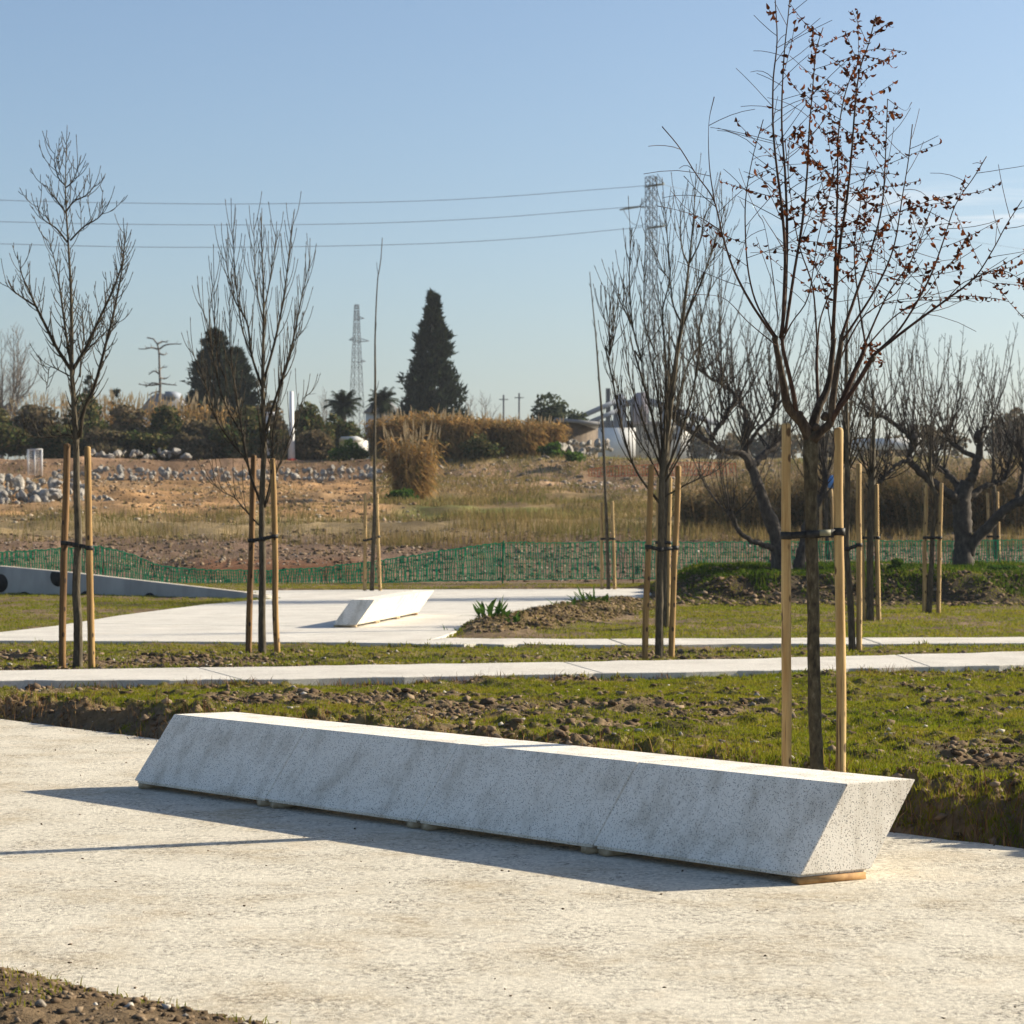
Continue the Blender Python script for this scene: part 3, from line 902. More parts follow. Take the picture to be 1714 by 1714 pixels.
thick = [  # pixel line, depth at start and end, radii
    ([(1357, 738), (1342, 706), (1325, 688), (1316, 672), (1312, 645), (1305.5, 613), (1299, 580), (1296, 562)], (0, -.12), (.034, .030, .029, .024, .020, .017, .016, .012), 'bark_limb'),
    ([(1333, 692), (1331, 680), (1329, 664), (1325, 645), (1318, 615), (1311, 586), (1309, 566)], (-.03, -.16), (.015, .013, .012, .011, .010, .009), 'twig_main'),
    ([(1358, 736), (1361, 712), (1370, 682), (1381, 660), (1389, 633), (1392, 602), (1396, 566)], (.02, .14), (.030, .026, .021, .017, .015, .013), 'bark_limb'),
    ([(1369, 684), (1369.5, 668), (1368, 645), (1367, 605), (1368, 578)], (.05, .22), (.010, .009, .0085, .008), 'twig_main'),
    ([(1360, 738), (1374, 722), (1390, 706), (1394, 668), (1400, 625), (1406, 587), (1409, 560)], (-.02, -.04), (.026, .023, .021, .018, .016, .015, .012), 'bark_limb'),
    ([(1390, 706), (1398, 690), (1412, 666), (1428, 628), (1442, 598), (1449, 577)], (-.02, .10), (.019, .016, .015, .014, .013, .012), 'twig_main'),
    ([(1392, 704), (1402, 687), (1427, 654), (1450, 616), (1459, 600)], (-.03, -.14), (.016, .013, .012, .012, .013), 'twig_main'),
]
knob_px = [(1339, 694, .019, -.03), (1381, 697, .022, -.03), (1297, 566, .016, -.12), (1448, 578, .014, .10), (1461, 600, .016, -.14), (1366, 716, .022, -.02)]
leaf_bins = []
def add_leaf(p, d, size, r):
    """One withered leaf: a curled strip hanging from p."""
    d = d / (np.linalg.norm(d) + 1e-9)
    w = np.cross(d, r.random(3) - .5); w /= np.linalg.norm(w) + 1e-9
    n = np.cross(d, w)
    curl = (1.7 + 2.0 * r.random()) * (1 if r.random() < .7 else -1)
    pts = [np.array(p)]; dirn = d.copy()
    k = 5
    for i in range(k):
        a = curl / k; dirn = dirn * math.cos(a) + n * math.sin(a); n = np.cross(dirn, w)
        pts.append(pts[-1] + dirn * size / k)
    ws = np.array((.08, .22, .27, .22, .13, .02)) * size * .72
    v = []
    for q_, ww in zip(pts, ws): v += [q_ - w * ww, q_ + w * ww]
    leaf_bins.append(np.array(v))
for i, (px, dep, rad_, bm_) in enumerate(thick):
    l_, r_, mb_ = limb3(px, dep, rad_, 10, matn=bm_)
    mb_.build('limb', M[bm_], root_m, True)
for x, y, rr_, dd_ in knob_px:          # healed pruning knuckles
    c_ = P(x, y, DM + dd_)
    an = rm.random(3)
    mb_ = MB(); mb_.tube(np.array([c_ + np.array((-.010, 0, -rr_)), c_ + np.array((-.006, 0, -rr_ * .6)), c_, c_ + np.array((.006, 0, rr_ * .6)), c_ + np.array((.010, 0, rr_ * .9))]), (rr_ * .5, rr_ * .9, rr_, rr_ * .85, rr_ * .5), 9, True, .35)
    mb_.build('pruning_knob', M['bark_limb'], root_m, True)

shoots = [   # (pixels, depth start/end, base radius, leaf chance, twig density)
    (c5((620, 1475), (520, 1330), (440, 1180), (390, 1030), (350, 870), (275, 760), (200, 640), (125, 550)), (-.12, -.55), .0075, .0, .6),
    (c5((355, 885), (335, 760), (327, 640), (330, 520), (352, 420)), (-.4, -.5), .0035, .0, .3),
    (c5((385, 1005), (290, 945), (200, 915), (105, 895)), (-.35, -.6), .003, .0, .1),
    (c5((360, 900), (290, 840), (220, 765)), (-.42, -.3), .003, .0, .2),
    (c5((625, 1470), (540, 1330), (500, 1180), (487, 1000), (490, 850), (520, 680), (565, 520)), (-.12, .25), .0065, .12, .8),
    (c5((645, 1475), (655, 1300), (660, 1100), (645, 900), (625, 740), (608, 560), (608, 350), (625, 180), (617, 0)), (-.12, -.2), .0105, .12, 1.0),
    (c5((640, 1470), (660, 1300), (668, 1000), (660, 760), (645, 520), (655, 250), (672, 80), (680, -5)), (-.12, .12), .0100, .14, 1.0),
    (c5((660, 1450), (700, 1180), (735, 970), (755, 760), (765, 560), (780, 380), (795, 220), (825, 120)), (-.14, .3), .0088, .75, 1.2),
    (c5((620, 1500), (500, 1400), (400, 1300), (300, 1280), (230, 1283)), (-.12, -.5), .0035, .0, .1),
    (c5((865, 1480), (880, 1250), (900, 1050), (930, 850), (950, 650), (965, 450), (985, 300), (1020, 200), (1055, 65)), (.14, -.2), .0105, .85, 1.3),
    (c5((870, 1470), (880, 1100), (888, 800), (890, 600), (915, 430), (960, 300), (1000, 250)), (.14, .5), .0090, .8, 1.2),
    (c5((905, 1460), (960, 1300), (1030, 1100), (1080, 900), (1095, 700), (1105, 430)), (-.04, .2), .0085, .55, 1.2),
    (c5((910, 1480), (1050, 1260), (1130, 1080), (1170, 850), (1195, 700), (1213, 540)), (-.04, -.35), .0070, .12, 1.1),
    (c5((1000, 1510), (1100, 1290), (1220, 1110), (1290, 920)), (.1, .5), .0060, .35, 1.0),
    (c5((800, 1500), (780, 1250), (725, 1080), (690, 900), (660, 620)), (.22, .5), .0055, .12, .8),
    (c5((800, 1500), (815, 1380), (870, 1250), (960, 1160), (1000, 1000), (1020, 820)), (.22, .7), .0050, .5, .8),
    (c5((630, 1390), (600, 1150), (570, 980), (545, 935)), (-.12, .3), .0035, .05, .4),
    (c5((1035, 1550), (1200, 1420), (1350, 1310), (1480, 1210), (1560, 1090), (1620, 980), (1690, 870)), (-.14, -.4), .0085, .5, 1.1),
    (c5((1040, 1545), (1150, 1440), (1240, 1300), (1300, 1180), (1350, 1040), (1400, 890), (1480, 770), (1535, 680)), (-.14, .1), .0075, .45, 1.1),
    (c5((1480, 1210), (1550, 1180), (1620, 1180), (1698, 1225), (1760, 1260)), (-.3, -.5), .0035, .6, .6),
    (c5((1350, 1310), (1450, 1220), (1560, 1230), (1640, 1320), (1700, 1385)), (-.3, -.1), .0030, .5, .6),
    (c5((1010, 1500), (985, 1350), (960, 1100), (985, 900), (1020, 700)), (.1, .4), .0060, .4, .9),
    (c5((1020, 1500), (1130, 1380), (1260, 1290), (1340, 1180), (1430, 1100)), (.1, .5), .0045, .5, .8),
    (c5((880, 1600), (980, 1400), (1060, 1330), (1160, 1250), (1240, 1040), (1300, 900)), (-.04, .3), .0050, .3, .8),
    (c5((865, 1470), (830, 1260), (770, 1120), (740, 1060)), (.14, .0), .004, .2, .7),
    (c5((640, 1500), (690, 1400), (760, 1290), (800, 1050), (850, 850), (880, 700)), (-.14, -.45), .0045, .35, .8),
    (c5((1105, 430), (1180, 480), (1210, 445)), (.2, .3), .002, .0, .2),
]
for i, (px, dep, r0, pl, dens) in enumerate(shoots):
    l_, r_, mb_ = limb3(px, dep, (r0, r0 * .82, r0 * .6, r0 * .40, .0026), 6)
    w = twigs(l_, r_, rm, .066 / max(dens, .3), .40, .26, (45, 75), .02, .65, False, .40, .0017) if dens > .25 else []
    for pts, rd_ in w:
        # twigs arch over a little instead of all rising
        mb_.tube(pts, rd_, 3)
        zt = pts[0][2]
        lv = pl * np.interp(pts[0][0], [.55, 1.2, 1.5, 3], [.3, .8, 1.15, 1.0])
        if rm.random() < lv * 1.0:
            nl = rm.integers(8, 15)
            for s_ in np.linspace(.12, .99, nl):
                k = min(int(s_ * 4), 3); f = s_ * 4 - k
                p_ = pts[k] * (1 - f) + pts[k + 1] * f
                d_ = (rm.random(3) - .5) * 1.3 + np.array((0, 0, -.8)) + (pts[k + 1] - pts[k]) / np.linalg.norm(pts[k + 1] - pts[k]) * .6
                add_leaf(p_, d_, .032 + .022 * rm.random(), rm)
    for s_ in rm.random(int(34 * pl)):
        k = min(int((.35 + .65 * s_) * (len(l_) - 1)), len(l_) - 2)
        add_leaf(l_[k], (rm.random(3) - .5) * 1.5 + np.array((0, 0, -.5)), .028 + .02 * rm.random(), rm)
    mb_.build('shoot', M['twig_main'], root_m, True)
# the dense wisp on the stub at the right and a tight cluster left of the middle
for (x, y, n_, s_) in ((1459, 585, 26, .05), (1465, 600, 18, .05), (1336, 222, 34, .035), (1440, 372, 40, .05), (1425, 110, 26, .05), (1432, 175, 26, .04), (1395, 225, 26, .04)):
    for _ in range(n_):
        add_leaf(P(x, y, DM) + (rm.random(3) - .5) * 2 * s_, (rm.random(3) - .5) + np.array((0, 0, -.4)), .026 + .02 * rm.random(), rm)
lv = np.concatenate(leaf_bins); k = len(leaf_bins)
b0 = (np.arange(k) * 12)[:, None]
lq = np.concatenate([b0 + np.array([[2 * i, 2 * i + 1, 2 * i + 3, 2 * i + 2]]) for i in range(5)])
lf = obj('leaves', lv, lq, None, M['deadleaf'], root_m); lf['kind'] = 'stuff'

staked('main', 'leafy tree nearest the bench', DM, 1360, (1315, 1288, 1316, 713), (1408, 1287, 1404, 721), 893, .027, seed=3, rt=.042, hband=.040, buckle=True, bz=(-.012, -.004, .010), dd=(-.02, .02))

# ---- younger trees
def k1(*p): return [(x / 3.0607, 180 + y / 3.0607) for x, y in p]
DA = 23.3
staked_tree('A', 'slender bare tree at the far left rising above all others on the left', (130, 1116), DA,
    [(130, 1118), (131, 1050), (128, 980), (131, 900), (128, 820), (127, 740)] + k1((375, 1450), (368, 1340), (368, 1100), (362, 900), (350, 700), (335, 450), (338, 280), (345, 90)),
    [k1((368, 1350), (290, 1230), (230, 1110), (185, 1020), (150, 940), (110, 850), (105, 770)), k1((180, 1015), (110, 970), (50, 925), (25, 890)),
     k1((366, 1335), (330, 1100), (310, 950), (285, 800), (240, 660)), k1((370, 1350), (440, 1230), (520, 1060), (580, 930), (630, 780), (640, 620)),
     k1((410, 1690), (430, 1550), (480, 1440), (530, 1260), (580, 1060), (625, 830), (640, 640)), k1((372, 1330), (480, 1210), (540, 1150), (610, 1090)),
     k1((382, 1690), (340, 1675), (290, 1685), (200, 1690), (100, 1675)), k1((366, 1380), (300, 1345), (255, 1330), (245, 1400), (233, 1470)),
     k1((410, 1380), (415, 1300), (430, 1150), (410, 1000)), k1((345, 690), (290, 620), (220, 570), (190, 500)), k1((360, 680), (430, 610), (510, 560), (545, 490)),
     k1((338, 540), (295, 480), (255, 430), (232, 395)), k1((340, 530), (380, 480), (440, 450), (500, 385)), k1((336, 400), (300, 360), (280, 280), (284, 215)), k1((337, 410), (370, 380), (395, 320), (398, 265))],
    (.055, .046, .042, .040, .036, .033, .028, .024, .020, .015, .011, .008, .005, .003), (.019, .010, .014, .017, .019, .009, .009, .006, .009, .009, .009, .008, .008, .006, .006), 11,
    dict(spacing=.042, length=.30, ang=(38, 60), up=1.3, start=.12, tstart=.40, rmin=.0034, taper=.8), tips=.018, spread=.4, sub=dict(p=.5, spacing=.09, length=.12))
staked('A', 'tallest tree at the far left', DA, 128, (103, 1116, 112, 745), (153, 1115, 147, 750), 912, .037, ('stake_dark', 'stake_mid'), 5, .038, hband=.045, bz=(.02, 0, -.03), dd=(.05, -.05))

def k2(*p): return [(x / 3.0607, 640 + y / 3.0607) for x, y in p]
DB = 26.3
staked_tree('B', 'bare tree with upswept vase of shoots, second from the left', (438, 1088), DB,
    [(439, 1090), (438, 1040), (439, 960), (438, 880), (439, 820), (442, 740)] + k1((1345, 1450), (1350, 1150), (1350, 950), (1335, 540)),
    [k1((1342, 1430), (1290, 1270), (1265, 1100), (1200, 980), (1160, 800), (1155, 710)), k1((1345, 1420), (1400, 1230), (1440, 1050), (1470, 850), (1498, 565)),
     k1((1360, 1660), (1390, 1560), (1450, 1370), (1500, 1200), (1540, 1000), (1595, 760)),
     k2((1345, 640), (1290, 500), (1260, 400), (1180, 300), (1110, 190), (1080, 100)) + k1((1030, 1350), (985, 1260), (972, 1235)),
     k2((1300, 520), (1275, 440), (1240, 250), (1205, 30)) + k1((1180, 1230), (1175, 950)),
     k2((1355, 640), (1390, 480), (1400, 250), (1430, 60)) + k1((1470, 1330), (1520, 1180), (1580, 1120)),
     k2((1365, 620), (1420, 450), (1470, 330), (1530, 150)) + k1((1560, 1480), (1620, 1465)), k2((1335, 740), (1270, 670), (1200, 590), (1140, 560), (1085, 505)),
     k1((1290, 1270), (1240, 1130), (1210, 900), (1185, 575)), k1((1350, 1100), (1310, 900), (1300, 600)), k1((1350, 1050), (1380, 900), (1420, 635)),
     k2((1230, 250), (1150, 100)) + k1((1100, 1320), (1060, 1100), (1018, 1000)), k1((1160, 1400), (1110, 1250), (1095, 870))],
    (.050, .043, .040, .036, .032, .026, .020, .013, .008, .004), (.015, .015, .016, .014, .013, .013, .010, .008, .009, .008, .008, .009, .008), 12,
    dict(spacing=.058, length=.52, ang=(18, 36), up=1.6, start=.18, tstart=.42, rmin=.0036, taper=.75), tips=.02, spread=.5)
staked('B', 'second tree from the left', DB, 439, (415, 1087, 424, 764), (464, 1087, 456, 770), 902, .036, ('stake_dark', 'stake_mid'), 6, .037, hband=.045, bz=(-.02, 0, .03), dd=(.05, -.05))

DC = 49.0
staked_tree('C', 'very thin whip-like sapling behind the small far bench', (622, 985), DC, [(622, 987), (624, 930), (627, 860), (627, 760), (628, 640), (628, 560), (632, 470), (637, 440), (640, 398)], [], (.052, .046, .042, .036, .030, .024, .017, .012, .008), .01, 13,
    dict(spacing=.55, length=.42, ang=(20, 35), up=.8, tstart=.5, rmin=.006), tips=0)
staked('C', 'thin whip sapling behind the far bench', DC, 624, (610, 985, 611, 828), (637, 985, 631, 828), 902, .038, ('stake', 'stake'), 7, .044, hband=.05, bz=(-.03, 0, .05))
staked_tree('D', 'thin leaning sapling beside the right end of the far paving', (1019, 985), DC + 1, [(1019, 987), (1017, 930), (1014, 840), (1009, 720), (1003, 640), (997, 560), (990, 490), (987, 455)], [], (.044, .040, .036, .031, .026, .020, .014, .008), .01, 14,
    dict(spacing=.5, length=.4, ang=(20, 35), up=.8, tstart=.5, rmin=.006), tips=0)
staked('D', 'thin leaning sapling by the right end of the far paving', DC + 1, 1017, (1007, 985, 1007, 842), (1030, 985, 1025, 840), 902, .036, ('stake', 'stake'), 8, .038, hband=.05)

def k4(*p): return [(960 + x / 4.761, 260 + y / 4.761) for x, y in p]
def k6(*p): return [(960 + x / 2.2732, 560 + y / 2.2732) for x, y in p]
DE = 24.8
staked_tree('E', 'bushy bare tree with many upright shoots in the middle, left of the leafy tree', (1103, 1101), DE,
    [(1103, 1103), (1104, 1040), (1105, 960), (1107, 880), (1108, 800)] + k6((345, 480), (365, 300), (395, 60)) + k4((865, 1340), (920, 870), (960, 450), (980, 65)),
    [k6((330, 645), (240, 520), (190, 380), (150, 180), (120, 40)) + k4((290, 1600), (287, 1400), (225, 1250), (215, 1070)), k4((290, 1590), (330, 1420), (352, 1260)), k4((288, 1580), (285, 1300), (305, 1100)),
     k6((335, 545), (320, 400), (270, 200), (230, 60)) + k4((545, 1650), (470, 1350), (445, 900), (470, 580)), k4((465, 1350), (380, 1180), (325, 1045)), k4((460, 1330), (420, 1200), (425, 1030)),
     k6((338, 520), (330, 300), (300, 100)) + k4((660, 1600), (570, 1350), (560, 1000), (562, 850)), k6((340, 520), (350, 250)) + k4((735, 1650), (710, 1240), (770, 1000), (760, 800), (720, 360)),
     k4((860, 1340), (790, 1180), (770, 1010), (700, 900), (640, 740)), k4((880, 1340), (1020, 1000), (1130, 680), (1215, 380)), k4((915, 870), (860, 720), (850, 370)), k4((925, 860), (1010, 680), (1045, 480), (1120, 380)),
     k4((880, 1350), (980, 1050), (1060, 900), (1200, 700)), k6((345, 540), (400, 400), (450, 230), (480, 60)) + k4((1000, 1400), (1060, 1150), (1130, 1000), (1240, 885)),
     k6((350, 560), (430, 420), (510, 300), (570, 180)), k6((340, 620), (450, 560), (540, 520), (620, 440)), k6((345, 530), (370, 380), (440, 100)) + k4((1150, 1400), (1180, 1100)),
     k6((340, 525), (300, 420), (240, 260), (205, 120)) + k4((420, 1500), (400, 1370)), k6((335, 560), (290, 470), (210, 330), (180, 200))],
    (.050, .044, .040, .038, .035, .030, .026, .020, .012, .007, .003), (.014, .007, .007, .014, .008, .007, .012, .013, .009, .011, .009, .009, .009, .013, .010, .008, .010, .010, .009), 15,
    dict(spacing=.072, length=.55, ang=(18, 36), up=1.4, start=.18, tstart=.40, rmin=.0035, taper=.7), tips=.02, spread=.55, sub=dict(p=.2, spacing=.16, length=.2))
staked('E', 'bushy tree in the middle, left of the leafy tree', DE, 1106, (1079, 1101, 1090, 780), (1122, 1101, 1136, 782), 920, .034, ('stake_mid', 'stake_mid'), 9, .036, hband=.045, bz=(.03, 0, .02), dd=(-.03, .05))

def vase(cx, y0, spread, top, n, seed):
    """Upswept limbs from (cx, y0): pixel polylines."""
    r = np.random.default_rng(seed); out = []
    for i in range(n):
        a = -1 + 2 * (i + .5 * r.random()) / max(n - 1, 1)
        ys_ = y0 + (top - y0) * (.72 + .28 * r.random()) * (1 - .25 * abs(a))
        st = y0 - 12 * r.random()
        out.append([(cx + a * 2, st), (cx + a * spread * .35, st + (ys_ - st) * .22), (cx + a * spread * .75, st + (ys_ - st) * .55), (cx + a * spread * (1 + .1 * r.random()), ys_)])
    return out
DE2 = 32.5
staked_tree('E2', 'grey young tree almost hidden behind the bushy middle tree', (1112, 1046), DE2, [(1112, 1048), (1113, 950), (1114, 860), (1116, 790), (1119, 640), (1120, 520)], vase(1115, 800, 48, 560, 7, 3), (.045, .04, .037, .033, .02, .005), .011, 16,
    dict(spacing=.16, length=.45, ang=(20, 38), up=.7, rmin=.004), tips=0)
staked('E2', 'tree hidden behind the bushy middle tree', DE2, 1113, (1100, 1046, 1102, 800), (1117, 1044, 1122, 800), 908, .034, ('stake', 'stake'), 17, .036, hband=.045)
DG1 = 27.1
staked_tree('G1', 'pale grey young tree just right of the leafy tree', (1427, 1081), DG1, [(1427, 1083), (1423, 1000), (1417, 920), (1418, 850), (1418, 780), (1416, 640), (1420, 480)], vase(1418, 790, 62, 520, 9, 4) + vase(1418, 730, 34, 500, 4, 14), (.046, .038, .036, .034, .030, .018, .005), .010, 18,
    dict(spacing=.12, length=.40, ang=(25, 45), up=.7, rmin=.003), tips=.015)
staked('G1', 'pale tree just right of the leafy tree', DG1, 1419, None, (1437, 1079, 1438, 778), 916, .035, ('stake', 'stake'), 18, .036, hband=.045)
tie_obj('black strap joining the pale trunk to its single stake right of the leafy tree', None, .02, P(1418, 919, DG1), .036, P(1438, 912, DG1), .035, .045, 4)
DG2 = 35.0
staked_tree('G2', 'slim young tree with a knobbed head, left of the old tree on the right', (1456, 1034), DG2, [(1456, 1036), (1456, 950), (1457, 870), (1459, 815), (1461, 760), (1462, 640)], vase(1459, 812, 44, 610, 10, 5), (.062, .055, .052, .062, .03, .006), .010, 19,
    dict(spacing=.14, length=.35, ang=(25, 45), up=.6, rmin=.004), tips=0)
staked('G2', 'slim knobbed tree left of the old tree on the right', DG2, 1457, (1445, 1034, 1441, 815), (1471, 1033, 1467, 812), 900, .038, ('stake', 'stake'), 19, .05, hband=.045)
DG3 = 38.0
staked_tree('G3', 'thin crooked young tree standing on the lawn before the old tree', (1554, 1020), DG3, [(1554, 1022), (1559, 940), (1562, 880), (1566, 830), (1558, 808), (1557, 740)], vase(1558, 806, 52, 580, 9, 6), (.055, .046, .040, .04, .042, .008), .010, 20,
    dict(spacing=.14, length=.35, ang=(25, 45), up=.6, rmin=.004), tips=0)
staked('G3', 'thin crooked tree before the old tree', DG3, 1561, (1546, 1021, 1550, 810), (1570, 1020, 1575, 810), 900, .036, ('stake', 'stake'), 20, .042, hband=.05)
DG4 = 61.0
staked_tree('G4', 'far small tree between stakes right of the old trunk', (1667, 955), DG4, [(1667, 957), (1665, 900), (1664, 820), (1662, 720), (1660, 640)], vase(1664, 800, 26, 640, 5, 7), (.06, .05, .045, .03, .008), .012, 21, dict(spacing=.3, length=.5, ang=(25, 45), up=.6, rmin=.006), tips=0)
staked('G4', 'far small tree right of the old trunk', DG4, 1665, (1655, 955, 1653, 826), (1672, 955, 1669, 824), 898, .045, ('stake', 'stake'), 21, .05, hband=.06)
staked_tree('G5', 'far small tree glimpsed between the main trunk and its right stake', (1386, 958), DG4, [(1386, 960), (1384, 900), (1383, 820), (1384, 720), (1384, 650)], vase(1384, 800, 24, 640, 5, 8), (.06, .05, .045, .03, .008), .012, 22, dict(spacing=.3, length=.5, ang=(25, 45), up=.6, rmin=.006), tips=0)
staked('G5', 'far small tree glimpsed beside the main trunk', DG4, 1384, (1373, 958, 1374, 818), (1397, 958, 1391, 820), 898, .045, ('stake', 'stake'), 22, .05, hband=.06)

# ---- old pollarded trees on the mound
def k8(*p): return [(1100 + x / 2.7915, 520 + y / 2.7915) for x, y in p]
def old_tree(label, base, d, limbs, seed, shoot_len=(1.4, 2.7), dens=1.0, slim=.68):
    """limbs: (pixels, radii, depth end, shoots from fraction)"""
    r = np.random.default_rng(seed)
    b = P(base[0], base[1], d); zb = float(H(b[0], b[1], False))
    root = thing('old_tree', label, 'tree', (b[0], b[1], zb), 'old pollarded trees on the green mound')
    for i, (px, rad_, dz_, fr) in enumerate(limbs):
        q = np.linspace(0, 1, len(px))
        p3 = np.array([P(x, y, d + dz_[0] * (1 - t) + dz_[1] * t) for (x, y), t in zip(px, q)])
        if i == 0: p3[0][2] = zb - .1
        n = max(14, len(px) * 5)
        l_ = smooth_line(p3, n)
        wob = (.012 if i == 0 else .045) * min(1, rad_[-1] / .05)
        l_[1:-1] += (r.random((n - 2, 3)) - .5) * wob
        rad_ = tuple(q_ * slim for q_ in rad_)
        r_ = np.interp(np.linspace(0, 1, n), np.linspace(0, 1, len(rad_)), rad_) * (1 + .16 * (vnoise(np.arange(n) * 1.0, np.arange(n) * 0 + i, 5, seed) - .5))
        mb_ = MB(); mb_.tube(l_, r_, 12 if i == 0 else 9, True, .12)
        mb_.build('trunk' if i == 0 else 'limb', M['bark_old'], root, True)
        if fr is None: continue
        S = np.linalg.norm(np.diff(l_, axis=0), axis=1).sum()
        ns = int(S * (1 - fr) * 17 * dens) + 11
        mb_ = MB()
        for j in range(ns):
            t = fr + (1 - fr) * (r.random() ** .6)
            k = min(int(t * (n - 1)), n - 2)
            p = l_[k]; tg = l_[k + 1] - l_[k]; tg /= np.linalg.norm(tg)
            dd = np.array((r.normal(), r.normal(), abs(r.normal()) * .8 + .3)) * .8 + tg * .5
            L_ = shoot_len[0] + (shoot_len[1] - shoot_len[0]) * r.random()
            if r.random() < .35: L_ *= .45
            pts = curve_shoot(p, dd, L_, (0, 0, 1.7), 7, .14, r)
            rr0 = .009 + .010 * r.random()
            rd_ = np.linspace(rr0, .005, 7)
            mb_.tube(pts, rd_, 4)
            for pts2, rd2 in twigs(pts, rd_, r, .22, .24, .35, (25, 50), .5, .8, False, .6, .005): mb_.tube(pts2, rd2, 3)
        mb_.build('shoots', M['twig_old'], root)
        # swollen heads where shoots were cut year after year
        c_ = l_[-1]; rr_ = rad_[-1] * 1.45
        mk = MB(); mk.tube(np.array([c_ - (l_[-1] - l_[-2]) * .6 + np.array((0, 0, -.02)), c_, c_ + np.array((.01, 0, rr_ * .8)), c_ + np.array((.02, .01, rr_ * 1.3))]), (rr_ * .7, rr_, rr_ * .85, rr_ * .4), 8, True, .5)
        mk.build('pollard_head', M['bark_old'], root, True)
    return root
DH = 45.0
old_tree('gnarled old tree leaning left on the mound behind the leafy tree', (1305, 962), DH, [
    (k8((585, 1235), (580, 1170), (560, 1060), (500, 900), (460, 780), (425, 690), (405, 610), (430, 540)), (.33, .27, .22, .185, .165, .14, .11, .10), (0, 0), .75),
    (k8((440, 740), (400, 670), (300, 650), (220, 600), (100, 530), (60, 480)), (.12, .10, .085, .075, .055, .03), (0, -.8), .3),
    (k8((440, 730), (480, 690), (540, 640), (600, 590)), (.11, .10, .09, .08), (0, .7), .4),
    (k8((250, 620), (270, 570), (320, 500), (360, 430)), (.075, .07, .06, .055), (-.3, .4), .3),
    (k8((420, 570), (400, 450), (350, 380), (260, 320), (180, 270)), (.09, .06, .05, .042, .035), (0, .8), .2),
    (k8((570, 1120), (520, 1100), (460, 1080), (390, 1040), (360, 980), (340, 950)), (.12, .09, .075, .065, .065, .08), (0, -.6), .85),
    (k8((420, 640), (470, 560), (540, 480), (560, 400)), (.07, .055, .045, .035), (0, -.7), .3),
    (k8((650, 1235), (660, 1200), (680, 1100), (700, 1000), (760, 880), (790, 790), (780, 700)), (.20, .17, .14, .12, .10, .08, .06), (.5, .8), .55)], 31)
old_tree('thick old tree with spreading arms on the mound at the right edge', (1612, 958), DH + 2, [
    (k8((1432, 1235), (1430, 1170), (1428, 1050), (1425, 950), (1425, 870), (1450, 800)), (.36, .29, .27, .28, .30, .22), (0, 0), None),
    (k8((1420, 900), (1380, 870), (1330, 830), (1250, 770), (1180, 700), (1190, 640), (1200, 600)), (.17, .15, .14, .125, .11, .09, .09), (0, -.9), .45),
    (k8((1190, 650), (1190, 590), (1120, 540), (1060, 500), (980, 490)), (.09, .08, .07, .06, .055), (-.7, -.2), .2),
    (k8((1180, 695), (1120, 720), (1070, 770), (1040, 800)), (.07, .06, .055, .05), (-.8, -1.2), .4),
    (k8((1430, 880), (1390, 800), (1340, 750), (1290, 690), (1280, 620)), (.14, .11, .10, .08, .07), (0, .8), .35),
    (k8((1440, 850), (1480, 750), (1510, 640), (1500, 590)), (.18, .15, .12, .11), (0, -.3), .55),
    (k8((1500, 700), (1440, 660), (1370, 610), (1350, 560)), (.09, .08, .075, .07), (-.2, .5), .3),
    (k8((1440, 880), (1500, 840), (1560, 810), (1620, 790), (1650, 700)), (.12, .10, .09, .085, .06), (0, .6), .4),
    (k8((1455, 1140), (1480, 1080), (1540, 1010), (1640, 920), (1714, 880), (1800, 800), (1850, 700)), (.19, .17, .16, .15, .14, .12, .09), (0, -.4), .55),
    (k8((1680, 900), (1700, 800), (1720, 700), (1690, 620)), (.11, .09, .08, .07), (-.2, .3), .3)], 32)

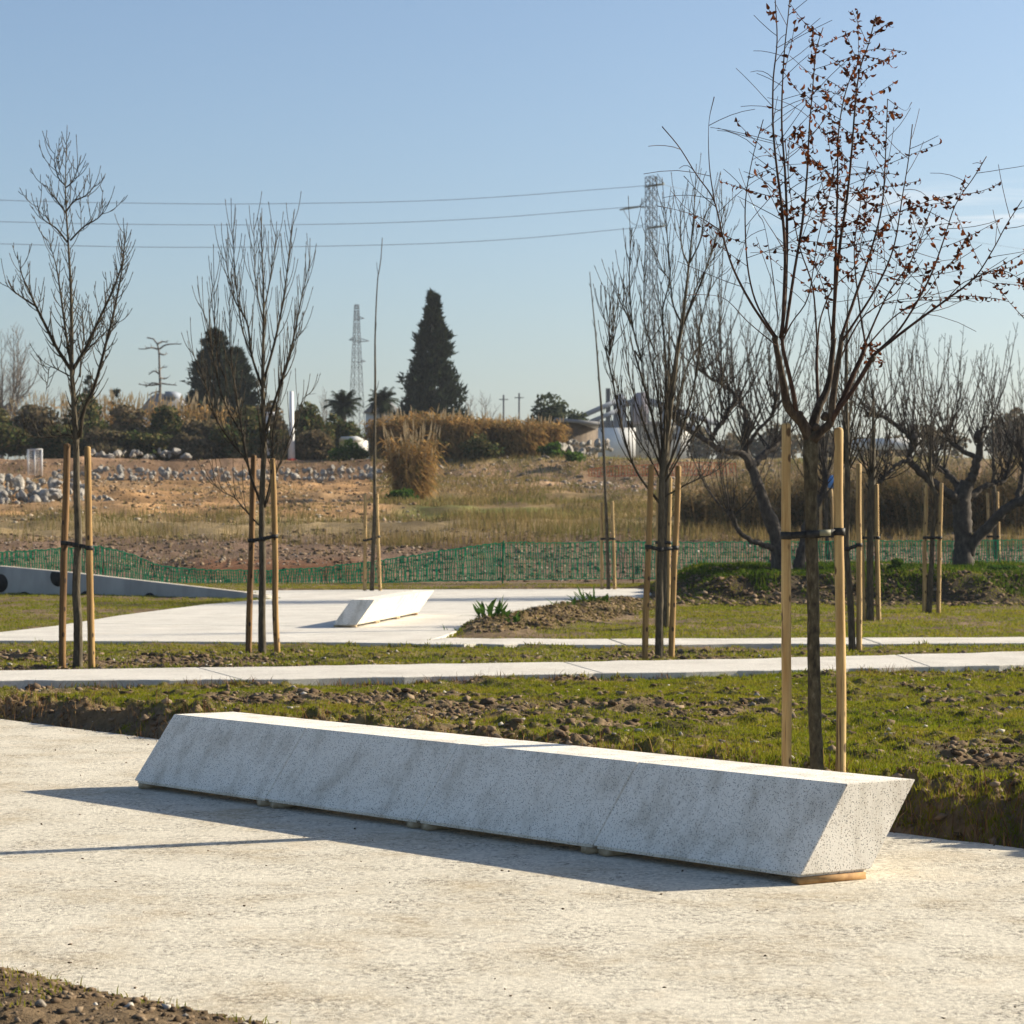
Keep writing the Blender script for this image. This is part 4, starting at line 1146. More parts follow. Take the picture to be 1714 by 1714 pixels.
# ------------------------------------------------------------------ net fences, low wall
def net_fence(label, tops, bots, posts, m, spacing, hspacing, sw, cat='fence', caps=()):
    a = np.array(tops); b = np.array(bots)
    root = thing('net_fence', label, cat, tuple(b[len(b) // 2]))
    L = np.concatenate(([0], np.cumsum(np.linalg.norm(np.diff(b[:, :2], axis=0), axis=1))))
    q = np.arange(0, L[-1], spacing)
    T = np.stack([np.interp(q, L, a[:, i]) for i in range(3)], 1); B = np.stack([np.interp(q, L, b[:, i]) for i in range(3)], 1)
    wob = (fbm(q, q * 0, .8, 5, 3) - .5) * .22
    r = np.random.default_rng(4)
    mb = MB()
    nh = int(np.mean(np.linalg.norm(T - B, axis=1)) / hspacing)
    for i in range(len(q)):
        js = (r.random(3) - .5) * .05; T[i, 2] += (r.random() - .5) * .035
        pts = np.array([B[i] + (T[i] - B[i]) * t + np.array((js[0] * math.sin(t * 5), wob[i] * math.sin(t * 3.1) + .02 * math.sin(t * 17 + i), 0)) for t in np.linspace(0, 1, 6)])
        w = np.array((sw / 2, 0, 0))
        v = np.concatenate((pts - w, pts + w)); n = len(pts)
        mb.add(v, [(k, k + n, k + n + 1, k + 1) for k in range(n - 1)])
    for j in range(nh + 1):
        t = j / nh
        pts = B + (T - B) * t; pts = pts + np.stack((q * 0, wob * math.sin(t * 3.1) - .004, (r.random(len(q)) - .5) * .012), 1)
        w = np.array((0, 0, sw * (.25 if 0 < j < nh else .5)))
        v = np.concatenate((pts - w, pts + w)); n = len(pts)
        mb.add(v, [(k, k + 1, k + n + 1, k + n) for k in range(n - 1)])
    nt_ = mb.build('netting', m, root)
    nt_['kind'] = 'stuff'
    for (p0, p1, mm) in posts:
        mb = MB(); mb.tube(np.array((p0, p1)), (.02, .018), 7, True); po = mb.build('post', M[mm], root)
        if caps:
            mb = MB(); p1 = np.asarray(p1); mb.tube(np.array((p1 - np.array((0, 0, .02)), p1 + np.array((0, 0, .05)), p1 + np.array((0, 0, .08)))), (.035, .035, .012), 7, True); mb.build('cap', M['redcap'], po)
    return root
DN = 52.0
def np_(x, y, dy=0): return P(x, y, DN + dy)
net_fence('sagging green plastic net fence left of the green post beyond the paving',
    [np_(-260, 922), np_(0, 925), np_(90, 919), np_(170, 915), np_(215, 926), np_(270, 948), np_(340, 954), np_(450, 955), np_(540, 950), np_(640, 938), np_(740, 922), np_(843, 908)],
    [np_(-260, 975), np_(0, 975), np_(90, 977), np_(170, 977), np_(215, 977), np_(270, 980), np_(340, 980), np_(450, 979), np_(540, 977), np_(640, 975), np_(740, 972), np_(843, 971)],
    [(np_(172, 985, .1), np_(174, 912, .1), 'post'), (np_(573, 985, .1), np_(573, 928, .1), 'post'), (np_(841, 985, .0), np_(843, 905, .0), 'net')], M['net'], .055, .10, .027)
net_fence('green plastic net fence right of the green post running behind the mound',
    [np_(846, 908), np_(950, 909), np_(1060, 907), np_(1180, 908), np_(1400, 906), np_(1600, 905), np_(1800, 903)],
    [np_(846, 970), np_(950, 969), np_(1060, 968), np_(1180, 968), np_(1400, 966), np_(1600, 965), np_(1800, 964)],
    [(np_(1060, 984, .1), np_(1060, 906, .1), 'post'), (np_(1300, 984, .1), np_(1300, 905, .1), 'post'), (np_(1595, 984, .1), np_(1595, 900, .1), 'post')], M['net'], .058, .11, .021)
for i, (x, y0_, y1_, dd_) in enumerate(((530, 925, 915, 3), (848, 905, 898, 4), (1062, 921, 913, 3), (1594, 920, 896, 2))):
    pass

# low wedge-shaped wall with dark discs
wl_pts = [(-300, 930), (0, 948), (110, 958), (250, 974), (400, 991), (445, 998)]
root = thing('low_wall', 'low grey concrete wedge wall with dark round discs at left', 'wall', (-7.5, 44.5, 0))
def wall_d(px): return 46.6 - (px / 445.0) * 2.4
tp = np.array([P(x, y, wall_d(x)) for x, y in wl_pts]); bt = tp.copy(); bt[:, 2] = -.1
wd_ = np.array((.10, .30, 0))
n = len(tp)
v = np.concatenate((bt, tp, tp + wd_, bt + wd_))
qs = []
for i in range(n - 1):
    qs += [(i, i + 1, n + i + 1, n + i), (n + i, n + i + 1, 2 * n + i + 1, 2 * n + i), (2 * n + i, 2 * n + i + 1, 3 * n + i + 1, 3 * n + i)]
qs += [(0, n, 2 * n, 3 * n), (n - 1, 4 * n - 1, 3 * n - 1, 2 * n - 1)]
obj('wall_body', v, qs, None, M['wall'], root)
wn_ = np.array((.41, -.91, 0)); wn_ = np.array((0.05, -1, 0)) / math.hypot(.05, 1)
for cx_, cy_, r_ in ((-92, 950, .19), (0, 976, .19), (41, 1006, .19), (98, 966, .19), (145, 1005, .19), (196, 985, .0), (251, 1003, .13), (330, 1005, .0)):
    if r_ == 0: continue
    c_ = P(cx_, cy_, wall_d(cx_))
    an = np.linspace(0, 2 * np.pi, 33)[:-1]
    tx = (tp[4] - tp[0]); tx[2] = 0; tx /= np.linalg.norm(tx)
    ring = c_ + r_ * np.cos(an)[:, None] * tx + np.stack((an * 0, an * 0, r_ * np.sin(an)), 1)
    ztop = np.interp(ring[:, 0], tp[:, 0], tp[:, 2]) - .012
    ring[:, 2] = np.minimum(ring[:, 2], ztop)
    nrm = np.cross(tx, (0, 0, 1.0))
    fr = ring + nrm * .012; bk = ring - nrm * .02
    m_ = len(ring)
    vv = np.concatenate((fr, bk, [fr.mean(0)])); 
    tt = [(2 * m_, i, (i + 1) % m_) for i in range(m_)]
    qq = [(i, i + m_, (i + 1) % m_ + m_, (i + 1) % m_) for i in range(m_)]
    obj('disc', vv, qq, tt, M['hole'], root)

# ------------------------------------------------------------------ boulders
ico_v, ico_t = None, None
def rock_variants(k, seed, sub=1):
    out = []
    r = np.random.default_rng(seed)
    for i in range(k):
        bm = bmesh.new(); bmesh.ops.create_icosphere(bm, subdivisions=sub, radius=1)
        pl_ = [(lambda a: a / np.linalg.norm(a))(r.normal(size=3)) for _ in range(14)]; pd_ = .50 + .35 * r.random(14)
        for v in bm.verts:
            p = np.array(v.co)
            for nn, dd in zip(pl_, pd_):
                e = p @ nn
                if e > dd: p = p - nn * (e - dd)
            p *= 1 + (r.random() - .5) * .08
            v.co = p
        me = bpy.data.meshes.new('rock'); bm.to_mesh(me); bm.free(); me.materials.append(M['rock'])
        out.append(me)
    return out
RV = rock_variants(8, 5, 2)
def rock_row(name, label, spots, seed):
    """spots: (px, py, d, size in metres)"""
    r = np.random.default_rng(seed)
    c0 = P(spots[len(spots) // 2][0], spots[len(spots) // 2][1], spots[len(spots) // 2][2])
    root = thing(name, label, 'rocks', tuple(c0))
    for (px, py, d, s) in spots:
        o = link('rock', RV[r.integers(len(RV))], None, root)
        o.location = tuple(P(px, py, d) - c0)
        o.rotation_euler = tuple(r.random(3) * 6.28)
        o.scale = (s * (.85 + .5 * r.random()), s * (.8 + .3 * r.random()), s * (.65 + .3 * r.random()))
    return root
rr = np.random.default_rng(77)
sp = []
for row, (yb, n_) in enumerate(((839, 22), (829, 22), (819, 20), (810, 18), (802, 14))):
    for i in range(n_):
        x = -30 + i * (225 - row * 14) / n_ + rr.normal() * 4
        yy = yb + (2 if x < 120 else 4) + rr.normal() * 3 + max(0, (x - 130)) * .06 * row * 2
        sp.append((x, yy, 93 + row * .8 + rr.random() * .6, .14 + .24 * rr.random() ** 2))
rock_row('rock_wall', 'heap of pale boulders piled in rough rows at the left edge', sp, 8)
sp = []
for row, (yb, n_) in enumerate(((801, 60), (794, 60), (788, 44))):
    for i in range(n_):
        x = 95 + i * 555 / n_ + rr.normal() * 4
        sp.append((x, yb + rr.normal() * 1.6 - (3 if x > 560 else 0), 111.5 + row * .6, .11 + .18 * rr.random() ** 2))
rock_row('rock_wall', 'long low row of pale boulders along the top of the sandy slope', sp, 9)
sp = [(930 + rr.random() * 85 + 10 * rr.normal(), 764 - rr.random() * 26, 119 + rr.random() * 3, .12 + .22 * rr.random() ** 2) for _ in range(46)]
rock_row('rock_pile', 'tumbled pile of pale stones below the small hut', sp, 10)
sp = [(150 + rr.random() * 170, 768 - rr.random() * 14, 119 + rr.random() * 2, .10 + .2 * rr.random() ** 2) for _ in range(34)]
rock_row('rock_pile', 'scattered pale stones under the dark scrub at left', sp, 11)

# ------------------------------------------------------------------ foliage builders
def leaf_cloud(centers, radii, n, size, r, elong=1.6, updir=0.0):
    """Leaf-sized quads spread through several ellipsoid clumps."""
    centers = np.asarray(centers, float); radii = np.asarray(radii, float)
    vol = radii.prod(1) ** (2 / 3); pk = r.choice(len(centers), n, p=vol / vol.sum())
    d = r.normal(size=(n, 3)); d /= np.linalg.norm(d, axis=1)[:, None]
    rad_ = r.random(n) ** .42
    p = centers[pk] + d * radii[pk] * rad_[:, None]
    a = r.normal(size=(n, 3)) + d * .6 + np.array((0, 0, updir)); a /= np.linalg.norm(a, axis=1)[:, None]
    b = np.cross(a, r.normal(size=(n, 3))); b /= np.linalg.norm(b, axis=1)[:, None]
    s = size * (.6 + .8 * r.random(n))[:, None]
    v = np.stack((p - a * s * elong * .5, p + b * s * .5, p + a * s * elong * .5, p - b * s * .5), 1).reshape(-1, 3)
    q = np.arange(4 * n).reshape(-1, 4)
    return v, q

def shrub(name, label, px, py_base, py_top, wpx, d, m, seed, n=1500, size=.16, cat='shrub', group=None, clumps=9, z=None, trunk=True, taper=.5):
    r = np.random.default_rng(seed)
    b = P(px, py_base, d)
    if z is not None: b[2] = z
    top = P(px, py_top, d)[2]; h = top - b[2]; w = wpx * d / F / 2
    root = thing(name, label, cat, tuple(b), group)
    cs, rs = [], []
    for i in range(clumps):
        t = r.random(); a = r.random() * 6.28; q = (r.random() ** .5) * (1 - taper * t)
        cs.append((b[0] + math.cos(a) * w * .75 * q, b[1] + math.sin(a) * w * .6 * q, b[2] + h * (.22 + .62 * t)))
        k = .30 + .28 * r.random()
        rs.append((w * k, w * k, h * (.16 + .14 * r.random())))
    v, q = leaf_cloud(cs, rs, n, size, r)
    v[:, 2] = np.maximum(v[:, 2], b[2] - .2)
    f = obj('foliage', v, q, None, m, root); f['kind'] = 'stuff'
    if trunk:
        mb = MB()
        for i in range(4):
            c_ = np.array(cs[i]); mb.tube(smooth_line(np.array([(b[0] + r.normal() * .08, b[1], b[2] - .2), b + (c_ - b) * .5 + np.array((r.normal() * .1, 0, 0)), c_]), 7), np.linspace(.07, .02, 7) * max(.5, h / 4), 6)
        mb.build('stem', M['bark_far'], root)
    return root

def reed_clump(name, label, px, py_base, py_top, wpx, d, seed, n=260, cat='reeds', group='clumps of dry giant reeds', plume=.5, leafn=9, z=None, mleaf='reedleaf', deep=None, low=.55, fan=1.0):
    r = np.random.default_rng(seed)
    b = P(px, py_base, d)
    if z is not None: b[2] = z
    h = P(px, py_top, d)[2] - b[2]; w = wpx * d / F / 2
    root = thing(name, label, cat, tuple(b), group)
    S, Lf, Pl = [], [], []
    dp = deep if deep is not None else w * .6
    for i in range(n):
        a = r.random() * 6.28; q = r.random() ** .5
        p0 = b + np.array((math.cos(a) * w * q * (.8 if fan == 1 else .5), math.sin(a) * dp * q, -.1))
        p0[2] = max(float(H(p0[0], p0[1], False)) - .1, b[2] - 1.5) if z is None else p0[2]
        hh = h * (low + (1 - low) * r.random() ** .7) * (1 - .12 * q) + (b[2] - p0[2])
        lean = np.array((math.cos(a) * q * .09 * fan + r.normal() * .06 + .09 * (fan == 1) * math.cos(a) * q, r.normal() * .08, 1))
        p1 = p0 + lean * hh * .6; p2 = p0 + lean * hh + np.array((math.cos(a) * q * .25 + r.normal() * .12, 0, 0)) * hh * .35
        wv = np.array((.016, 0, 0)) * d / 100
        S.append(np.array((p0 - wv, p0 + wv, p1 - wv, p1 + wv, p2 - wv * .5, p2 + wv * .5)))
        for j in range(leafn):
            t = .15 + .85 * r.random()
            p = p0 + (p1 - p0) * (t / .6) if t < .6 else p1 + (p2 - p1) * ((t - .6) / .4)
            an = r.random() * 6.28; L_ = (.35 + .5 * r.random()) * min(1, h / 3)
            dr_ = np.array((math.cos(an), math.sin(an), .9 * r.random() - .1)); dn = np.array((math.cos(an), math.sin(an), -.5 - .7 * r.random()))
            m_ = p + dr_ * L_ * .5; e_ = m_ + dn * L_ * .5
            ww = np.array((-math.sin(an), math.cos(an), .4)) * .028 * d / 100
            Lf.append(np.array((p - ww * .5, p + ww * .5, m_ - ww, m_ + ww, e_ - ww * .1, e_ + ww * .1)))
        if r.random() < plume:
            L_ = .55 * min(1, h / 3) * (.7 + .6 * r.random()); dr_ = lean / np.linalg.norm(lean) + np.array((r.normal() * .12, 0, 0))
            ww = np.array((.030, 0, 0)) * d / 100 * (.6 + .6 * r.random())
            m_ = p2 + dr_ * L_ * .45; e_ = p2 + dr_ * L_
            Pl.append(np.array((p2 - ww * .2, p2 + ww * .2, m_ - ww, m_ + ww, e_ - ww * .1, e_ + ww * .1)))
    def ribb(lst, nm, mm):
        if not lst: return
        v = np.concatenate(lst); k0 = (np.arange(len(lst)) * 6)[:, None]
        o = obj(nm, v, np.concatenate((k0 + np.array([[0, 1, 3, 2]]), k0 + np.array([[2, 3, 5, 4]]))), None, M[mm], root); o['kind'] = 'stuff'
    ribb(S, 'stems', 'reedstem'); ribb(Lf, 'leaves', mleaf); ribb(Pl, 'plumes', 'reedplume')
    return root

# ---- scrub band on the left crest
ZP = 4.8
bands = [  # px, base, top, width, d, mat, n, label
    (-20, 775, 690, 120, 128, 'scrub', 'dark scrub bush at the left edge below the misty bare tree'),
    (62, 775, 678, 110, 130, 'scrubbrown', 'brown scrub bush left of the tallest slender tree'),
    (138, 775, 668, 110, 131, 'scrub', 'dark scrub bush directly behind the tallest slender tree'),
    (215, 772, 676, 110, 128, 'scrubbrown', 'wide brown scrub bush under the small rounded cypress'),
    (282, 772, 680, 105, 128, 'scrub', 'olive scrub bush below the dead tree'),
    (345, 776, 688, 105, 127, 'scrubbrown', 'brown scrub bush under the dark double conifer'),
    (410, 778, 690, 100, 126, 'scrub', 'dark scrub bush behind the second staked tree'),
    (455, 782, 680, 85, 127, 'scrubbrown', 'scrub bush between the two white poles'),
    (520, 778, 678, 90, 128, 'scrub', 'rounded dark bush right of the tall white pole'),
    (575, 760, 700, 90, 133, 'scrub', 'dark bush below the left palm'),
    (10, 778, 712, 110, 122, 'scrub', 'low dark bush at the left edge above the boulder heap'),
    (185, 778, 720, 110, 122, 'scrubbrown', 'low brown bush between the low dark bushes at left'),
    (320, 782, 718, 100, 122, 'scrubbrown', 'low brown bush under the dark double conifer'),
    (455, 786, 722, 95, 121.6, 'scrub', 'low dark bush around the feet of the white poles'),
    (100, 778, 715, 120, 123, 'scrub', 'low dark bush behind the left boulders'),
    (250, 778, 715, 130, 123, 'scrub', 'low dark bush above the scattered pale stones'),
    (385, 786, 720, 110, 122, 'scrub', 'low dark bush above the boulder row, left of the white poles'),
    (520, 788, 725, 100, 122, 'scrubbrown', 'low brown bush above the boulder row, right of the white poles'),
]
for i, (px, pb, pt, w, d, mm, lab) in enumerate(bands):
    shrub('scrub_bush', lab, px, pb, pt, w, d, M[mm], 100 + i, 4200, .17, group='scrub along the left crest', z=ZP - .2, clumps=12)
shrub('green_bush', 'bright green bush above the right end of the boulder row', 585, 782, 738, 85, 121, M['greenleaf'], 130, 1600, .13, trunk=False)
shrub('green_bush', 'low green tuft at the foot of the reed clump on the slope', 668, 845, 820, 75, 96, M['greenleaf'], 131, 900, .10, trunk=False)
shrub('green_bush', 'green tuft left of the stone pile under the hut', 925, 768, 742, 55, 119, M['greenleaf'], 132, 700, .12, trunk=False)
shrub('green_bush', 'small green tuft below the stone pile under the hut', 960, 775, 756, 60, 116, M['greenleaf'], 133, 600, .11, trunk=False)
for i, (x, w, pt) in enumerate(((95, 150, 668), (180, 110, 664), (235, 120, 668), (320, 130, 672))):
    reed_clump('reed_stand', ['pale plumed reeds left of the slender left tree', 'pale plumed reeds between slender left tree and dead tree', 'pale plumed reeds under the dead tree', 'pale plumed reeds before the dark double conifer'][i], x, 760, pt - 6, w, 133, 140 + i, 70, plume=.8, leafn=7, z=ZP, group='plumed reeds along the left crest', low=.8)
# ---- dry reeds right of it
reed_clump('reed_clump', 'orange dry reed clump standing alone on the slope', 690, 838, 716, 84, 98, 150, 260, plume=.4, leafn=9, low=.28, fan=2.6)
RL = ['dry reeds below the left flank of the tall cypress', 'dry reeds directly below the tall cypress', 'dry reeds right of the cypress foot', 'dry reeds in the middle of the tawny row', 'rusty reeds right of the row middle', 'rusty tall reeds at the right end of the tawny row']
for i, (x, pb, pt, w) in enumerate(((660, 772, 694, 90), (716, 772, 684, 100), (768, 776, 692, 95), (822, 776, 694, 90), (868, 778, 698, 80), (905, 778, 700, 75))):
    reed_clump('reed_clump', RL[i], x, pb, pt, w, 120 + (i % 2), 151 + i, 300, plume=.12, leafn=13, z=ZP - .1, low=.6)
shrub('dark_bush', 'dark green bush in the gap of the tawny reed row', 800, 772, 728, 90, 118.3, M['scrub'], 160, 1600, .13, trunk=False, z=ZP - .2)

# ---- conifers and other far trees
def cypress(label, px, py_base, py_top, wpx, d, seed, n=7000, size=.30, lumps=1, name='cypress_tree', zb=ZP, shape=.75):
    r = np.random.default_rng(seed)
    b = P(px, py_base, d); b[2] = zb
    h = P(px, py_top, d)[2] - zb; w = wpx * d / F / 2
    root = thing(name, label, 'tree', tuple(b), None)
    mb = MB(); mb.tube(np.array((b - np.array((0, 0, .3)), b + np.array((0, 0, h * .5)), b + np.array((0, 0, h * .96)))), (w * .12, w * .08, .03), 8); mb.build('trunk', M['bark_far'], root)
    # side branches: each a small upswept spray
    nb = n // 26
    V = []
    for i in range(nb):
        t = r.random() ** 1.3; z = h * (.10 + .88 * t)
        prof = (1 - t) ** shape * (.92 + .3 * math.sin(t * 19 + seed) * .35) + .04
        a = r.random() * 6.28; L = w * prof * (.72 + .45 * r.random())
        tip = b + np.array((math.cos(a) * L, math.sin(a) * L, z + L * .30 * r.random()))
        root_p = b + np.array((0, 0, z - L * .15))
        for j in range(26):
            f = .25 + .75 * r.random() ** .6
            p = root_p + (tip - root_p) * f + r.normal(size=3) * size * .42 * (1.05 - .8 * t)
            dr_ = np.array((math.cos(a) * .5, math.sin(a) * .5, .75)) + r.normal(size=3) * .45
            dr_ /= np.linalg.norm(dr_); s = size * (.6 + .7 * r.random())
            sd = np.cross(dr_, r.normal(size=3)); sd /= np.linalg.norm(sd)
            V.append((p - sd * s * .22, p + sd * s * .22, p + dr_ * s))
    v = np.array(V).reshape(-1, 3)
    f = obj('crown', v, None, np.arange(len(v)).reshape(-1, 3), M['cypress'], root); f['kind'] = 'stuff'
    return root
cypress('tall dark cypress standing alone against the sky in the middle', 724, 775, 486, 152, 165, 170, 20000, .40, shape=.92)
cypress('dark conifer behind the second staked tree, taller left half of the pair', 360, 770, 551, 140, 160, 171, 15000, .42, name='dark_conifer', shape=.62)
cypress('dark conifer behind the second staked tree, lower right half of the pair', 394, 770, 584, 120, 162, 172, 11000, .40, name='dark_conifer', shape=.55)
cypress('tiny narrow cypress behind the slender left tree', 149, 760, 622, 24, 190, 173, 1800, .36, shape=.4)
cypress('tiny rounded cypress right of the slender left tree', 194, 760, 646, 24, 190, 174, 1600, .36, shape=.3)
shrub('olive_tree', 'round grey-green tree above the right end of the reeds', 925, 770, 655, 92, 150, M['olive'], 175, 5000, .20, cat='tree', z=ZP, clumps=16, taper=.35)
shrub('far_bush', 'grey-green bush beside the hut under the round tree', 965, 770, 690, 60, 146, M['olive'], 176, 1500, .18, z=ZP)

def palm(label, px, py_top, wpx, d, seed):
    r = np.random.default_rng(seed)
    b = P(px, 740, d); b[2] = ZP; c_ = P(px, py_top + 12, d); w = wpx * d / F / 2
    root = thing('palm_tree', label, 'tree', tuple(b), 'low palms on the crest')
    mb = MB(); mb.tube(np.array((b - np.array((0, 0, .3)), (b + c_) / 2, c_)), (.22, .2, .2), 8); mb.build('trunk', M['bark_far'], root)
    V = []
    for i in range(90):
        a = r.random() * 6.28; e = r.random() * 1.7 - .6
        d0 = np.array((math.cos(a) * math.cos(e), math.sin(a) * math.cos(e), math.sin(e)))
        pts = curve_shoot(c_, d0, w * (.55 + .5 * r.random()), (0, 0, -.7), 7, .05, r)
        for k in range(1, 7):
            tg = pts[k] - pts[k - 1]; sd = np.cross(tg, (0, 0, 1)); sd /= np.linalg.norm(sd) + 1e-9
            for s_ in (-1, 1):
                for q in (0, .5):
                    p = pts[k - 1] + tg * q
                    V.append((p, p + tg * .5, p + sd * s_ * w * .24 + tg * .6 + np.array((0, 0, -.12 * w))))
    v = np.array(V).reshape(-1, 3)
    f = obj('fronds', v, None, np.arange(len(v)).reshape(-1, 3), M['cypress'], root); f['kind'] = 'stuff'
palm('low dark palm left of the whip sapling', 575, 664, 66, 150, 180)
palm('low dark palm directly behind the whip sapling', 640, 658, 62, 152, 181)

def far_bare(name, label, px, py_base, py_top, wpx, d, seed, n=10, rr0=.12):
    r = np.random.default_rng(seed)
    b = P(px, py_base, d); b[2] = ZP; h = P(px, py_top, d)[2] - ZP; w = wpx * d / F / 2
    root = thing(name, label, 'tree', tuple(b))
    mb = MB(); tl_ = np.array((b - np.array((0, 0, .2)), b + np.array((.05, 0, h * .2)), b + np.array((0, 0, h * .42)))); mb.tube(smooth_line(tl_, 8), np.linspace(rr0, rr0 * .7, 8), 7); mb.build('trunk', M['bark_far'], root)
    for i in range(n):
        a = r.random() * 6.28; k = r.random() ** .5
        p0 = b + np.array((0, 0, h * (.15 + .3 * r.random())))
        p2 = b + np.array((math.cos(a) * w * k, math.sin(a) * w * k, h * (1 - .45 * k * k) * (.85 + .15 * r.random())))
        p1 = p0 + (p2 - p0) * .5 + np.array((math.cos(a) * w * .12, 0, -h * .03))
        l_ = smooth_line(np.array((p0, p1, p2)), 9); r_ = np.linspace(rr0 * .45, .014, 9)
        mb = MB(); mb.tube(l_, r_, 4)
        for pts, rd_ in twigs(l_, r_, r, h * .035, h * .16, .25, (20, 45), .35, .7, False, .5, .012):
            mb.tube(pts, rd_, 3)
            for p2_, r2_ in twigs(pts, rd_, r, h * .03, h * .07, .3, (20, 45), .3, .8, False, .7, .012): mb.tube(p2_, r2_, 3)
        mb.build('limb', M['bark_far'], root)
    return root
far_bare('far_bare_tree', 'misty fan-shaped bare tree at the left edge of the skyline', 2, 760, 540, 175, 165, 190, 26, .18)
far_bare('far_bare_tree', 'small misty bare tree right of the cypress foot', 800, 760, 645, 80, 190, 191, 8, .08)
far_bare('far_bare_tree', 'small misty bare tree between white pole and left palm', 545, 760, 650, 50, 200, 192, 7, .08)

# dead conifer with tiers of bare arms
DD = 170
b = P(267, 760, DD); b[2] = ZP
root = thing('dead_tree', 'dead leafless conifer with drooping flat arms on the left skyline', 'tree', tuple(b))
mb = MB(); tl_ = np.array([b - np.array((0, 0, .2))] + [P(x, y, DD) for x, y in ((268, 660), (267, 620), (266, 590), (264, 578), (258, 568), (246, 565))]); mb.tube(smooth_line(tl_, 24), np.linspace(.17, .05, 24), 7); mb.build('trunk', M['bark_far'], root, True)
for ln_ in (((266, 585), (255, 582), (243, 584), (232, 584)), ((267, 584), (276, 578), (287, 576), (303, 576)), ((267, 626), (258, 621), (249, 627)), ((267, 643), (255, 641), (244, 648)), ((267, 641), (278, 643), (296, 645)), ((267, 643), (250, 645), (232, 643)), ((267, 632), (275, 634), (281, 632)), ((266, 590), (272, 594), (280, 592)), ((266, 620), (272, 615), (279, 615)), ((265, 575), (272, 572), (280, 573)), ((268, 655), (258, 657), (248, 662))):
    mb = MB(); pts = np.array([P(x, y, DD + (rng.random() - .5) * .8) for x, y in ln_]); l_ = smooth_line(pts, 9); r_ = np.linspace(.075, .03, 9); mb.tube(l_, r_, 5)
    for p_, q_ in twigs(l_, r_, rng, .25, .35, .3, (30, 60), .0, .8, False, .6, .014): mb.tube(p_, q_, 3)
    mb.build('arm', M['bark_far'], root)

# ------------------------------------------------------------------ pylons, wires, poles
def lattice_pylon(label, px, d, y_top, w_top, w_base, y_break, seed, arms, ins=True, rr=.05, zb=ZP):
    b = P(px, 700, d); b[2] = zb
    zt = P(px, y_top, d)[2]; zk = P(px, y_break, d)[2]
    root = thing('pylon', label, 'pylon', tuple(b), 'lattice power pylons')
    def hw(z): return w_top / 2 if z >= zk else w_top / 2 + (w_base - w_top) / 2 * (zk - z) / (zk - zb)
    sg = [(-1, -1), (1, -1), (1, 1), (-1, 1)]
    rot = .5
    cr, sr = math.cos(rot), math.sin(rot)
    def pt(k, z):
        w = hw(z); x, y = sg[k][0] * w, sg[k][1] * w
        return np.array((b[0] + x * cr - y * sr, b[1] + x * sr + y * cr, z))
    for k in range(4):
        mb = MB(); mb.bar(pt(k, zb), pt(k, zk), rr * 2.2); mb.bar(pt(k, zk - .05), pt(k, zt), rr * 2.0); mb.build('leg', M['steel'], root)
    zs = [zb]
    while zs[-1] < zt - .3: zs.append(min(zt, zs[-1] + max(hw(zs[-1]) * 2 * .95, 1.0)))
    mb = MB()
    for i in range(len(zs) - 1):
        for k in range(4):
            k2 = (k + 1) % 4
            mb.bar(pt(k, zs[i]), pt(k2, zs[i + 1]), rr * 1.1); mb.bar(pt(k2, zs[i]), pt(k, zs[i + 1]), rr * 1.1)
            if i % 2 == 0: mb.bar(pt(k, zs[i + 1]), pt(k2, zs[i + 1]), rr * 1.0)
    br = mb.build('bracing', M['steel'], root); br['kind'] = 'stuff'
    tips = []
    for (ax, ay, ah) in arms:         # tip pixel and arm height
        tip = P(ax, ay, d); mb = MB()
        s = 1 if ax > px else -1
        ks = (1, 2) if s > 0 else (0, 3)
        for k in ks:
            mb.bar(pt(k, tip[2] - .1), tip, rr * 2.0); mb.bar(pt(k, tip[2] + ah), tip, rr * 1.5)
            q0, q1 = pt(k, tip[2] - .1), pt(k, tip[2] + ah)
            for f in (.33, .66): mb.bar(q0 + (tip - q0) * f, q1 + (tip - q1) * f, rr)
        for o_ in (pt(ks[0], tip[2] - .1), ): mb.bar(o_, pt((ks[0] + 2) % 4, tip[2] - .1), rr * 1.8)
        mb.build('cross_arm', M['steel'], root)
        if ins:
            mb = MB(); mb.tube(np.array((tip, tip + np.array((-1.1, .1, -.12)), tip + np.array((-2.0, .2, -.3)))), (.10, .13, .06), 6, True); mb.build('insulator', M['insul'], root)
            mb = MB(); mb.tube(smooth_line(np.array((tip + np.array((-1.6, .1, -.3)), tip + np.array((-.8, 0, -1.6)), tip + np.array((.3, 0, -1.9)), tip + np.array((1.2, -.2, -.9)))), 10), .03, 4); mb.build('jumper_cable', M['wire'], root)
        tips.append(tip)
    return root, tips
DP = 230.0
pyl, tips = lattice_pylon('tall lattice power pylon rising behind the bushy middle tree', 1090, DP, 296, .86, 1.9, 470, 1, [(1112, 308, 1.0), (1070, 346, 1.0), (1114, 378, 1.0)], rr=.036)
pyl2, tips2 = lattice_pylon('slim far lattice power pylon left of the whip sapling', 597, 370.0, 510, .55, 2.9, 512, 2, [(610, 533, .3), (618, 571, .5), (612, 605, .3), (584, 569, .5)], False, .038)
wl_lab = ['topmost power line crossing the sky to the tall pylon', 'middle power line crossing the sky to the tall pylon', 'lowest power line crossing the sky to the tall pylon']
for i, pts in enumerate((((1080, 311), (760, 334), (450, 341), (230, 340), (0, 335), (-300, 322)), ((1060, 346), (800, 366), (560, 375), (280, 376), (0, 371), (-300, 360)), ((1076, 380), (860, 400), (640, 410), (300, 414), (0, 408), (-300, 398)))):
    p3 = np.array([P(x, y, DP - 18 * (k / 5.0)) for k, (x, y) in enumerate(pts)])
    mb = MB(); mb.tube(smooth_line(p3, 40), .026, 4)
    o = mb.build('power_line', M['wire'])
    tag(o, wl_lab[i], 'cable', 'power lines')
